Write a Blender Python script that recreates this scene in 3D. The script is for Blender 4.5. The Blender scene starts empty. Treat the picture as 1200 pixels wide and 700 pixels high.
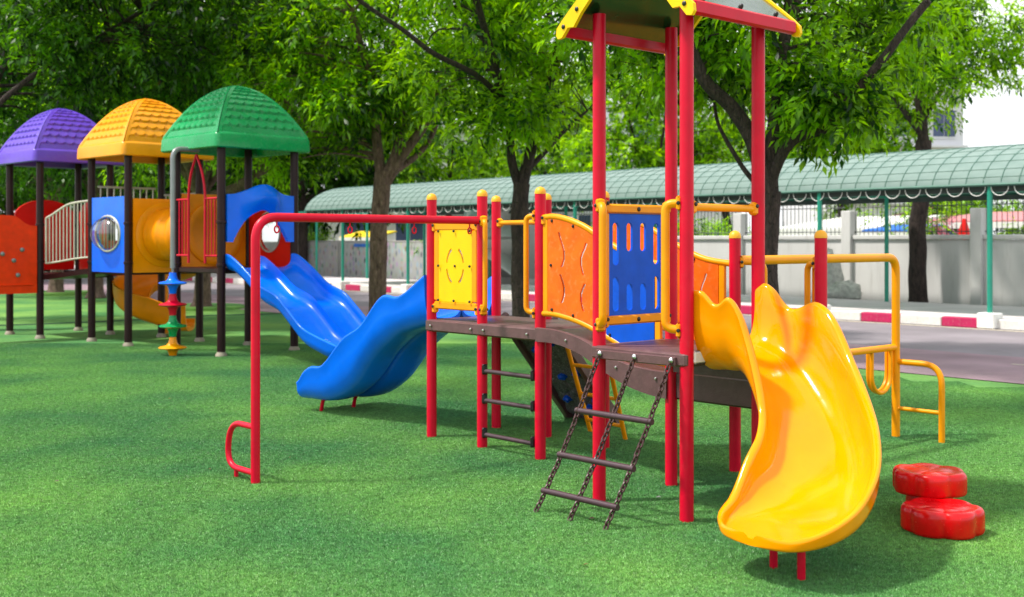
import bpy, math, random
import numpy as np
from mathutils import Vector, Matrix, noise

random.seed(7)
RNG = np.random.default_rng(11)
SC = bpy.context.scene
COL = SC.collection
R = math.radians

# ------------------------------------------------------------------ camera, sky, sun, exposure
FPX, HOR, CH = 1350.0, 282.0, 1.5          # focal length in photo pixels, horizon row, camera height
cam_d = bpy.data.cameras.new('camera')
cam = bpy.data.objects.new('camera', cam_d)
COL.objects.link(cam)
cam.location = (0, 0, CH)
cam.rotation_euler = (R(90), 0, 0)
cam_d.sensor_width = 36
cam_d.lens = 36 * FPX / 1200
cam_d.shift_y = -(350 - HOR) / 1200
cam_d.clip_start = 0.05
cam_d.clip_end = 2000
cam_d.dof.use_dof = True
cam_d.dof.focus_distance = 6.9
cam_d.dof.aperture_fstop = 2.8
SC.camera = cam

SUN_EL, SUN_AZ = 59.0, -96.0               # azimuth clockwise from +Y (the view direction)
world = bpy.data.worlds.new('World')
SC.world = world
world.use_nodes = True
wn = world.node_tree
wn.nodes.clear()
w_out = wn.nodes.new('ShaderNodeOutputWorld')
w_bg = wn.nodes.new('ShaderNodeBackground')
w_sky = wn.nodes.new('ShaderNodeTexSky')
w_sky.sky_type = 'NISHITA'
w_sky.sun_disc = False
w_sky.sun_elevation = R(SUN_EL)
w_sky.sun_rotation = R(SUN_AZ)
w_sky.air_density = 1.0
w_sky.dust_density = 3.0
w_mix = wn.nodes.new('ShaderNodeMix'); w_mix.data_type = 'RGBA'
w_cl = wn.nodes.new('ShaderNodeTexNoise')
w_cl.inputs['Scale'].default_value = 1.6
w_cl.inputs['Detail'].default_value = 5
w_ramp = wn.nodes.new('ShaderNodeValToRGB')
w_ramp.color_ramp.elements[0].position = 0.25
w_ramp.color_ramp.elements[0].color = (.62, .62, .62, 1)
w_ramp.color_ramp.elements[1].position = 0.6
w_ramp.color_ramp.elements[1].color = (.97, .97, .97, 1)
w_tc = wn.nodes.new('ShaderNodeTexCoord')
wn.links.new(w_tc.outputs['Generated'], w_cl.inputs['Vector'])
wn.links.new(w_cl.outputs['Fac'], w_ramp.inputs['Fac'])
wn.links.new(w_ramp.outputs['Color'], w_mix.inputs['Factor'])
wn.links.new(w_sky.outputs['Color'], w_mix.inputs['A'])
w_mix.inputs['B'].default_value = (7.0, 7.15, 7.3, 1)        # thin bright cloud, at strength 0.12
wn.links.new(w_mix.outputs['Result'], w_bg.inputs['Color'])
w_bg.inputs['Strength'].default_value = 0.125
wn.links.new(w_bg.outputs['Background'], w_out.inputs['Surface'])

sun_d = bpy.data.lights.new('sun', 'SUN')
sun_d.energy = 3.3
sun_d.angle = R(4.0)
sun_d.color = (1.0, .95, .86)
sun = bpy.data.objects.new('sun', sun_d)
COL.objects.link(sun)
_d = Vector((math.sin(R(SUN_AZ)) * math.cos(R(SUN_EL)), math.cos(R(SUN_AZ)) * math.cos(R(SUN_EL)), math.sin(R(SUN_EL))))
sun.rotation_euler = (-_d).to_track_quat('-Z', 'Y').to_euler()

SC.view_settings.view_transform = 'Standard'
SC.view_settings.look = 'None'
SC.view_settings.gamma = 1
SC.view_settings.exposure = 0.70
SC.cycles.use_denoising = True
SC.cycles.max_bounces = 8
SC.cycles.transparent_max_bounces = 12

# ------------------------------------------------------------------ frames of reference
def gp(px, py):
    "point on the ground seen at a photo pixel"
    Z = FPX * CH / (py - HOR)
    return ((px - 600) * Z / FPX, Z)

def at(px, py, Y):
    return Vector(((px - 600) * Y / FPX, Y, CH - (py - HOR) * Y / FPX))

SU, SV = (.653, -.757), (.757, .653)       # along the street / away across it
def ST(s, t, z=0.0):
    return Vector((5.33 + s * SU[0] + t * SV[0], 11.98 + s * SU[1] + t * SV[1], z))
def st_s(px, t):
    "s of the point of street line t that is seen in photo column px"
    k = (px - 600) / FPX
    x0, y0 = 5.33 + t * SV[0], 11.98 + t * SV[1]
    return (k * y0 - x0) / (SU[0] - k * SU[1])
PU, PV = (.673, -.740), (.740, .673)       # along the play set / away across it
def PL(s, t, z=0.0):
    return Vector((-.613 + s * PU[0] + t * PV[0], 8.80 + s * PU[1] + t * PV[1], z))
E1, E2 = (.70, .714), (-.714, .70)
def LP(F, a, b, z=0.0):
    return Vector((F[0] + a * E1[0] + b * E2[0], F[1] + a * E1[1] + b * E2[1], z))
UPV = Vector((PU[0], PU[1], 0)); VPV = Vector((PV[0], PV[1], 0))
ZV = Vector((0, 0, 1))

def ci(x, xs, ys):
    "smooth (cubic) interpolation of a table"
    if x <= xs[0]: return ys[0]
    if x >= xs[-1]: return ys[-1]
    i = max(k for k in range(len(xs)) if xs[k] <= x)
    i = min(i, len(xs) - 2)
    def sl(k):
        if k <= 0: return (ys[1] - ys[0]) / (xs[1] - xs[0])
        if k >= len(xs) - 1: return (ys[-1] - ys[-2]) / (xs[-1] - xs[-2])
        return (ys[k + 1] - ys[k - 1]) / (xs[k + 1] - xs[k - 1])
    h = xs[i + 1] - xs[i]; t = (x - xs[i]) / h
    return ((2*t**3 - 3*t**2 + 1) * ys[i] + (t**3 - 2*t**2 + t) * h * sl(i)
            + (-2*t**3 + 3*t**2) * ys[i + 1] + (t**3 - t**2) * h * sl(i + 1))

# ------------------------------------------------------------------ materials
M = {}
def new_mat(name):
    m = bpy.data.materials.new(name); m.use_nodes = True
    nt = m.node_tree
    return m, nt, nt.nodes['Principled BSDF'], nt.nodes, nt.links

def mat(name, col, rough=.5, metal=0, var=.12, vscale=6, bump=.0, bscale=60, coat=0, dirt=0, dirt_col=(.12, .10, .08), spec=.5, rvar=.1, stretch=None):
    m, nt, b, N, L = new_mat(name)
    tc = N.new('ShaderNodeTexCoord')
    n1 = N.new('ShaderNodeTexNoise'); n1.inputs['Scale'].default_value = vscale; n1.inputs['Detail'].default_value = 5
    L.new(tc.outputs['Object'], n1.inputs['Vector'])
    mr = N.new('ShaderNodeMapRange'); mr.inputs['From Min'].default_value = .3; mr.inputs['From Max'].default_value = .7
    mr.inputs['To Min'].default_value = 1 - var; mr.inputs['To Max'].default_value = 1 + var
    L.new(n1.outputs['Fac'], mr.inputs['Value'])
    hs = N.new('ShaderNodeHueSaturation'); hs.inputs['Color'].default_value = (*col, 1)
    L.new(mr.outputs['Result'], hs.inputs['Value'])
    out = hs.outputs['Color']
    if dirt:
        n2 = N.new('ShaderNodeTexNoise'); n2.inputs['Scale'].default_value = vscale * 2.7; n2.inputs['Detail'].default_value = 8
        n2.inputs['Roughness'].default_value = .7
        if stretch:
            mp = N.new('ShaderNodeMapping'); mp.inputs['Scale'].default_value = stretch
            L.new(tc.outputs['Object'], mp.inputs['Vector']); L.new(mp.outputs['Vector'], n2.inputs['Vector'])
        else: L.new(tc.outputs['Object'], n2.inputs['Vector'])
        r2 = N.new('ShaderNodeMapRange'); r2.inputs['From Min'].default_value = .52; r2.inputs['From Max'].default_value = .78
        r2.inputs['To Max'].default_value = dirt
        L.new(n2.outputs['Fac'], r2.inputs['Value'])
        mx = N.new('ShaderNodeMix'); mx.data_type = 'RGBA'; mx.inputs['B'].default_value = (*dirt_col, 1)
        L.new(out, mx.inputs['A']); L.new(r2.outputs['Result'], mx.inputs['Factor'])
        out = mx.outputs['Result']
    L.new(out, b.inputs['Base Color'])
    n3 = N.new('ShaderNodeTexNoise'); n3.inputs['Scale'].default_value = vscale * 4; n3.inputs['Detail'].default_value = 6
    L.new(tc.outputs['Object'], n3.inputs['Vector'])
    r3 = N.new('ShaderNodeMapRange'); r3.inputs['To Min'].default_value = max(.03, rough - rvar); r3.inputs['To Max'].default_value = rough + rvar
    L.new(n3.outputs['Fac'], r3.inputs['Value']); L.new(r3.outputs['Result'], b.inputs['Roughness'])
    b.inputs['Metallic'].default_value = metal
    b.inputs['Specular IOR Level'].default_value = spec
    if coat:
        b.inputs['Coat Weight'].default_value = coat; b.inputs['Coat Roughness'].default_value = .08
    if bump:
        n4 = N.new('ShaderNodeTexNoise'); n4.inputs['Scale'].default_value = bscale; n4.inputs['Detail'].default_value = 4
        L.new(tc.outputs['Object'], n4.inputs['Vector'])
        bp = N.new('ShaderNodeBump'); bp.inputs['Strength'].default_value = bump; bp.inputs['Distance'].default_value = .01
        L.new(n4.outputs['Fac'], bp.inputs['Height']); L.new(bp.outputs['Normal'], b.inputs['Normal'])
    M[name] = m
    return m

mat('red_paint', (.64, .0, .026), .36, spec=.28, var=.10, bump=.03, bscale=25, dirt=.12, dirt_col=(.35, .1, .08))
mat('yellow_paint', (.90, .32, .0), .36, spec=.3, var=.08, bump=.04, bscale=30, dirt=.25, dirt_col=(.45, .22, .03))
mat('yellow_cap', (.95, .42, .01), .4, var=.05)
mat('yellow_panel', (.95, .55, .0), .40, spec=.25, var=.07, bump=.05, bscale=90, dirt=.15, dirt_col=(.5, .38, .05))
mat('yellow_slide', (.93, .305, .0), .11, spec=.30, var=.07, vscale=4, bump=.10, bscale=15, dirt=.30, dirt_col=(.66, .22, .0), rvar=.07)
mat('orange_panel', (.86, .14, .005), .45, spec=.25, var=.16, vscale=9, bump=.06, bscale=70, dirt=.5, dirt_col=(.95, .33, .12))
mat('blue_panel', (.0, .085, .64), .34, spec=.25, var=.12, vscale=8, bump=.04, bscale=60, dirt=.12, dirt_col=(.05, .2, .6))
mat('blue_slide', (.0, .150, .93), .22, spec=.3, var=.08, vscale=4, bump=.03, bscale=12, dirt=.12, dirt_col=(.05, .2, .6))
mat('orange_red', (.90, .045, .0), .38, spec=.25, var=.10, vscale=9, bump=.06, bscale=50, dirt=.2, dirt_col=(.6, .1, .02))
mat('red_plastic', (.74, .006, .003), .34, spec=.28, var=.08, vscale=5, bump=.04, bscale=30, dirt=.15, dirt_col=(.4, .08, .05))
mat('stool_red', (.66, .001, .004), .24, spec=.4, var=.14, vscale=14, bump=.035, bscale=40, dirt=.25, dirt_col=(.35, .01, .02))
mat('orange_plastic', (.92, .28, .0), .36, spec=.3, var=.08, vscale=5, bump=.04, bscale=30, dirt=.2, dirt_col=(.5, .2, .03))
mat('gold_plastic', (.90, .33, .0), .32, spec=.4, var=.08, vscale=5, bump=.04, bscale=30, dirt=.15, dirt_col=(.6, .3, .05))
mat('purple_plastic', (.125, .055, .54), .32, spec=.4, var=.07, vscale=5, dirt=.22, dirt_col=(.25, .27, .25), bump=.05, bscale=30)
mat('green_plastic', (.0, .29, .085), .26, spec=.45, var=.08, vscale=5, dirt=.22, dirt_col=(.25, .27, .25), bump=.05, bscale=30)
mat('brown_coat', (.115, .055, .060), .42, var=.18, vscale=14, bump=.15, bscale=120, dirt=.35, dirt_col=(.22, .14, .13))
mat('post_brown', (.022, .006, .008), .34, spec=.25, var=.12, bump=.03, bscale=30)
mat('rung_purple', (.055, .026, .036), .38, var=.15, vscale=20, bump=.06, bscale=80)
mat('chain_metal', (.06, .024, .024), .45, var=.3, vscale=50, bump=.15, bscale=150, dirt=.3, dirt_col=(.12, .08, .07))
mat('black_plastic', (.012, .012, .014), .4, var=.1)
mat('steel', (.55, .55, .56), .3, metal=1, var=.1)
mat('galvanised', (.26, .27, .28), .38, metal=.5, var=.1)
mat('cream_rail', (.55, .52, .44), .4, var=.08)
mat('foot_cream', (.30, .26, .20), .6, var=.2, dirt=.4)
mat('roof_green', (.002, .035, .016), .22, var=.1, coat=.3)
mat('pillar_paint', (.66, .645, .64), .8, var=.05, vscale=1.2, bump=.08, bscale=25, dirt=.5, dirt_col=(.40, .38, .36), stretch=(2.2, 2.2, .25))
mat('shelter_post', (.02, .30, .21), .4, var=.08)
mat('rib_green', (.05, .16, .12), .6)
mat('white_paint', (.78, .78, .76), .55, var=.05, dirt=.3, dirt_col=(.4, .38, .34), bump=.05)
mat('kerb_red', (.48, .008, .09), .6, var=.12, dirt=.75, vscale=9, dirt_col=(.36, .20, .20), bump=.3, bscale=50)
mat('kerb_white', (.72, .70, .67), .6, var=.08, dirt=.7, vscale=9, dirt_col=(.40, .36, .32), bump=.3, bscale=50)
mat('kerb_black', (.03, .03, .03), .6, var=.12, bump=.15, bscale=50)
mat('concrete', (.36, .345, .33), .85, var=.10, vscale=1.3, bump=.25, bscale=40, dirt=.35, dirt_col=(.20, .18, .17))
mat('paving', (.66, .60, .61), .85, var=.10, vscale=1.1, bump=.25, bscale=40, dirt=.3, dirt_col=(.3, .25, .24))
mat('asphalt', (.235, .205, .230), .85, var=.2, vscale=.7, bump=.35, bscale=130, dirt=.6, dirt_col=(.17, .155, .16))
mat('pink_asphalt', (.29, .195, .23), .88, var=.25, vscale=.9, bump=.6, bscale=90, dirt=.7, dirt_col=(.22, .17, .18))
mat('soil', (.035, .030, .022), .95, var=.3, vscale=7, bump=.8, bscale=30)
mat('earth', (.16, .17, .09), .95, var=.2, vscale=.3, bump=.4, bscale=8)
mat('plaster', (.70, .70, .74), .8, var=.03, vscale=.4, dirt=.12, dirt_col=(.45, .45, .47))
mat('window_glass', (.05, .075, .16), .12, var=.2, vscale=.8)
mat('pink_roof', (.50, .19, .20), .6, var=.1)
mat('blue_sheet', (.02, .14, .55), .5, var=.2)
mat('stone', (.58, .57, .55), .8, var=.25, vscale=9, bump=.8, bscale=22, dirt=.5)
mat('yellow_sign', (.85, .62, .01), .5, var=.05)
mat('wall_rock', (.10, .09, .10), .5, var=.45, vscale=30, bump=1.0, bscale=60, dirt=1, dirt_col=(.55, .53, .50))
mat('fence_iron', (.05, .06, .06), .5, var=.1)
mat('dark_metal', (.04, .05, .05), .6)
mat('dry_leaf', (.16, .085, .03), .7, var=.3)
mat('litter', (.75, .74, .70), .7)

def bark(name, c1, c2, sc=1.0):
    m, nt, b, N, L = new_mat(name)
    tc = N.new('ShaderNodeTexCoord')
    mp = N.new('ShaderNodeMapping'); mp.inputs['Scale'].default_value = (1, 1, .28)
    L.new(tc.outputs['Object'], mp.inputs['Vector'])
    v = N.new('ShaderNodeTexVoronoi'); v.inputs['Scale'].default_value = 26 * sc; v.feature = 'DISTANCE_TO_EDGE'
    n = N.new('ShaderNodeTexNoise'); n.inputs['Scale'].default_value = 18 * sc; n.inputs['Detail'].default_value = 8; n.inputs['Roughness'].default_value = .7
    L.new(mp.outputs['Vector'], v.inputs['Vector']); L.new(mp.outputs['Vector'], n.inputs['Vector'])
    rp = N.new('ShaderNodeValToRGB')
    rp.color_ramp.elements[0].position = .35; rp.color_ramp.elements[0].color = (*c1, 1)
    rp.color_ramp.elements[1].position = .68; rp.color_ramp.elements[1].color = (*c2, 1)
    L.new(n.outputs['Fac'], rp.inputs['Fac']); L.new(rp.outputs['Color'], b.inputs['Base Color'])
    mr = N.new('ShaderNodeMapRange'); mr.inputs['From Max'].default_value = .12
    L.new(v.outputs['Distance'], mr.inputs['Value'])
    ad = N.new('ShaderNodeMath'); ad.operation = 'ADD'
    L.new(mr.outputs['Result'], ad.inputs[0]); L.new(n.outputs['Fac'], ad.inputs[1])
    bp = N.new('ShaderNodeBump'); bp.inputs['Strength'].default_value = .9; bp.inputs['Distance'].default_value = .02
    L.new(ad.outputs['Value'], bp.inputs['Height']); L.new(bp.outputs['Normal'], b.inputs['Normal'])
    b.inputs['Roughness'].default_value = .9
    M[name] = m
bark('bark_pale', (.085, .050, .040), (.31, .20, .155))
bark('bark_dark', (.020, .013, .012), (.085, .055, .048))

def leafmat(name, c_dark, c_light, trans):
    m, nt, b, N, L = new_mat(name)
    g = N.new('ShaderNodeNewGeometry')
    # every leaf its own tone, and sprays deeper or yellower: lit-and-shaded contrast put into the colour
    n = N.new('ShaderNodeTexNoise'); n.inputs['Scale'].default_value = 1.5; n.inputs['Detail'].default_value = 2
    L.new(g.outputs['Position'], n.inputs['Vector'])
    mr = N.new('ShaderNodeMapRange'); mr.inputs['From Min'].default_value = .36; mr.inputs['From Max'].default_value = .64
    mr.inputs['To Min'].default_value = -.38; mr.inputs['To Max'].default_value = .38
    L.new(n.outputs['Fac'], mr.inputs['Value'])
    ad = N.new('ShaderNodeMath'); ad.operation = 'ADD'; ad.use_clamp = True
    L.new(g.outputs['Random Per Island'], ad.inputs[0]); L.new(mr.outputs['Result'], ad.inputs[1])
    rp = N.new('ShaderNodeValToRGB')
    rp.color_ramp.elements[0].color = (*c_dark, 1)
    rp.color_ramp.elements[1].color = (*c_light, 1)
    L.new(ad.outputs[0], rp.inputs['Fac'])
    L.new(rp.outputs['Color'], b.inputs['Base Color'])
    b.inputs['Roughness'].default_value = .36
    tr = N.new('ShaderNodeBsdfTranslucent')
    hs = N.new('ShaderNodeHueSaturation'); hs.inputs['Hue'].default_value = .483; hs.inputs['Value'].default_value = trans
    hs.inputs['Saturation'].default_value = 1.1
    L.new(rp.outputs['Color'], hs.inputs['Color']); L.new(hs.outputs['Color'], tr.inputs['Color'])
    mx = N.new('ShaderNodeMixShader'); mx.inputs['Fac'].default_value = .5
    L.new(b.outputs['BSDF'], mx.inputs[1]); L.new(tr.outputs['BSDF'], mx.inputs[2])
    L.new(mx.outputs['Shader'], N['Material Output'].inputs['Surface'])
    M[name] = m
leafmat('leaf_bright', (.011, .072, .002), (.26, .52, .004), 2.4)
leafmat('leaf_mid', (.006, .045, .002), (.20, .46, .005), 2.5)
leafmat('leaf_deep', (.002, .018, .003), (.070, .23, .007), 2.1)
leafmat('petal_pink', (.55, .12, .22), (.75, .35, .40), 1.2)

def turf_mat():
    m, nt, b, N, L = new_mat('turf')
    tc = N.new('ShaderNodeTexCoord')
    big = N.new('ShaderNodeTexNoise'); big.inputs['Scale'].default_value = .55; big.inputs['Detail'].default_value = 4  # broad noise: uneven tint, plus pale sun patches put into the colour
    fine = N.new('ShaderNodeTexNoise'); fine.inputs['Scale'].default_value = 55; fine.inputs['Detail'].default_value = 7; fine.inputs['Roughness'].default_value = .75
    mid = N.new('ShaderNodeTexNoise'); mid.inputs['Scale'].default_value = 9; mid.inputs['Detail'].default_value = 6; mid.inputs['Roughness'].default_value = .65
    for n in (big, fine, mid): L.new(tc.outputs['Object'], n.inputs['Vector'])
    r1 = N.new('ShaderNodeValToRGB')
    r1.color_ramp.elements[0].position = .36; r1.color_ramp.elements[0].color = (.070, .225, .065, 1)
    r1.color_ramp.elements[1].position = .68; r1.color_ramp.elements[1].color = (.19, .375, .080, 1)
    L.new(big.outputs['Fac'], r1.inputs['Fac'])
    a = N.new('ShaderNodeMath'); a.operation = 'MULTIPLY_ADD'; a.inputs[1].default_value = .6; a.inputs[2].default_value = -.3
    L.new(fine.outputs['Fac'], a.inputs[0])
    a2 = N.new('ShaderNodeMath'); a2.operation = 'MULTIPLY_ADD'; a2.inputs[1].default_value = .7; a2.inputs[2].default_value = .65
    L.new(mid.outputs['Fac'], a2.inputs[0])
    s = N.new('ShaderNodeMath'); s.operation = 'ADD'
    L.new(a.outputs[0], s.inputs[0]); L.new(a2.outputs[0], s.inputs[1])
    hs = N.new('ShaderNodeHueSaturation')
    L.new(r1.outputs['Color'], hs.inputs['Color']); L.new(s.outputs[0], hs.inputs['Value'])
    L.new(hs.outputs['Color'], b.inputs['Base Color'])
    b.inputs['Roughness'].default_value = .8
    b.inputs['Specular IOR Level'].default_value = .2
    bp = N.new('ShaderNodeBump'); bp.inputs['Strength'].default_value = 1; bp.inputs['Distance'].default_value = .012
    f2 = N.new('ShaderNodeTexNoise'); f2.inputs['Scale'].default_value = 90; f2.inputs['Detail'].default_value = 5
    L.new(tc.outputs['Object'], f2.inputs['Vector'])
    L.new(f2.outputs['Fac'], bp.inputs['Height'])
    bp2 = N.new('ShaderNodeBump'); bp2.inputs['Strength'].default_value = .5; bp2.inputs['Distance'].default_value = .03
    L.new(mid.outputs['Fac'], bp2.inputs['Height']); L.new(bp.outputs['Normal'], bp2.inputs['Normal'])
    L.new(bp2.outputs['Normal'], b.inputs['Normal'])
    M['turf'] = m
turf_mat()

def blade_mat():
    m, nt, b, N, L = new_mat('turf_blade')
    tc = N.new('ShaderNodeNewGeometry')
    big = N.new('ShaderNodeTexNoise'); big.inputs['Scale'].default_value = .55; big.inputs['Detail'].default_value = 4  # fibres carry the same painted light patches as the turf sheet
    tuft = N.new('ShaderNodeTexNoise'); tuft.inputs['Scale'].default_value = 26; tuft.inputs['Detail'].default_value = 3
    L.new(tc.outputs['Position'], big.inputs['Vector']); L.new(tc.outputs['Position'], tuft.inputs['Vector'])
    r1 = N.new('ShaderNodeValToRGB')
    r1.color_ramp.elements[0].position = .36; r1.color_ramp.elements[0].color = (.060, .235, .070, 1)
    r1.color_ramp.elements[1].position = .68; r1.color_ramp.elements[1].color = (.180, .410, .080, 1)
    L.new(big.outputs['Fac'], r1.inputs['Fac'])
    mr = N.new('ShaderNodeMapRange'); mr.inputs['From Min'].default_value = .3; mr.inputs['From Max'].default_value = .7
    mr.inputs['To Min'].default_value = .62; mr.inputs['To Max'].default_value = 1.35
    L.new(tuft.outputs['Fac'], mr.inputs['Value'])
    rd = N.new('ShaderNodeMapRange'); rd.inputs['To Min'].default_value = .6; rd.inputs['To Max'].default_value = 1.35
    L.new(tc.outputs['Random Per Island'], rd.inputs['Value'])
    mu = N.new('ShaderNodeMath'); mu.operation = 'MULTIPLY'
    L.new(mr.outputs['Result'], mu.inputs[0]); L.new(rd.outputs['Result'], mu.inputs[1])
    hs = N.new('ShaderNodeHueSaturation')
    L.new(r1.outputs['Color'], hs.inputs['Color']); L.new(mu.outputs[0], hs.inputs['Value'])
    L.new(hs.outputs['Color'], b.inputs['Base Color'])
    b.inputs['Roughness'].default_value = .45
    M['turf_blade'] = m
blade_mat()

def clear_mat():
    m, nt, b, N, L = new_mat('clear_dome')
    tr = N.new('ShaderNodeBsdfTransparent'); tr.inputs['Color'].default_value = (.90, .94, .92, 1)
    gl = N.new('ShaderNodeBsdfGlossy'); gl.inputs['Roughness'].default_value = .06
    fr0 = N.new('ShaderNodeLayerWeight'); fr0.inputs['Blend'].default_value = .35
    fr = N.new('ShaderNodeMath'); fr.operation = 'MULTIPLY_ADD'; fr.inputs[1].default_value = .55; fr.inputs[2].default_value = .06
    L.new(fr0.outputs['Facing'], fr.inputs[0])
    mx = N.new('ShaderNodeMixShader')
    L.new(fr.outputs[0], mx.inputs['Fac']); L.new(tr.outputs[0], mx.inputs[1]); L.new(gl.outputs[0], mx.inputs[2])
    L.new(mx.outputs[0], N['Material Output'].inputs['Surface'])
    M['clear_dome'] = m
clear_mat()

def poly_mat():
    "translucent corrugated sheet of the covered walkway"
    m, nt, b, N, L = new_mat('roof_sheet')
    tc = N.new('ShaderNodeTexCoord')
    n = N.new('ShaderNodeTexNoise'); n.inputs['Scale'].default_value = 3; n.inputs['Detail'].default_value = 6
    L.new(tc.outputs['Object'], n.inputs['Vector'])
    rp = N.new('ShaderNodeValToRGB')
    rp.color_ramp.elements[0].position = .3; rp.color_ramp.elements[0].color = (.22, .31, .29, 1)
    rp.color_ramp.elements[1].position = .75; rp.color_ramp.elements[1].color = (.31, .40, .38, 1)
    L.new(n.outputs['Fac'], rp.inputs['Fac'])
    L.new(rp.outputs['Color'], b.inputs['Base Color'])
    b.inputs['Roughness'].default_value = .7
    b.inputs['Specular IOR Level'].default_value = .25
    tr = N.new('ShaderNodeBsdfTranslucent'); tr.inputs['Color'].default_value = (.12, .30, .24, 1)
    mx = N.new('ShaderNodeMixShader'); mx.inputs['Fac'].default_value = .25
    L.new(b.outputs['BSDF'], mx.inputs[1]); L.new(tr.outputs[0], mx.inputs[2])
    L.new(mx.outputs[0], N['Material Output'].inputs['Surface'])
    M['roof_sheet'] = m
poly_mat()

def mural_mat(name, seed, tint):
    "flat print of a crowd of small figures on a grey board"
    m, nt, b, N, L = new_mat(name)
    tc = N.new('ShaderNodeTexCoord')
    mp = N.new('ShaderNodeMapping'); mp.inputs['Location'].default_value = (seed, seed * 2, 0); mp.inputs['Scale'].default_value = (1, 1, .6)
    L.new(tc.outputs['Object'], mp.inputs['Vector'])
    v = N.new('ShaderNodeTexVoronoi'); v.inputs['Scale'].default_value = 7; v.inputs['Randomness'].default_value = .8
    L.new(mp.outputs['Vector'], v.inputs['Vector'])
    hs = N.new('ShaderNodeHueSaturation'); hs.inputs['Saturation'].default_value = .45; hs.inputs['Value'].default_value = .55
    L.new(v.outputs['Color'], hs.inputs['Color'])
    mr = N.new('ShaderNodeMapRange'); mr.inputs['From Min'].default_value = .25; mr.inputs['From Max'].default_value = .6
    L.new(v.outputs['Distance'], mr.inputs['Value'])
    mx = N.new('ShaderNodeMix'); mx.data_type = 'RGBA'; mx.inputs['B'].default_value = (*tint, 1)
    L.new(hs.outputs['Color'], mx.inputs['A']); L.new(mr.outputs['Result'], mx.inputs['Factor'])
    L.new(mx.outputs['Result'], b.inputs['Base Color'])
    b.inputs['Roughness'].default_value = .6
    M[name] = m
mural_mat('mural_a', 1.3, (.42, .43, .42))
mural_mat('mural_b', 4.7, (.36, .39, .37))
mural_mat('mural_c', 8.1, (.44, .41, .41))

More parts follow.
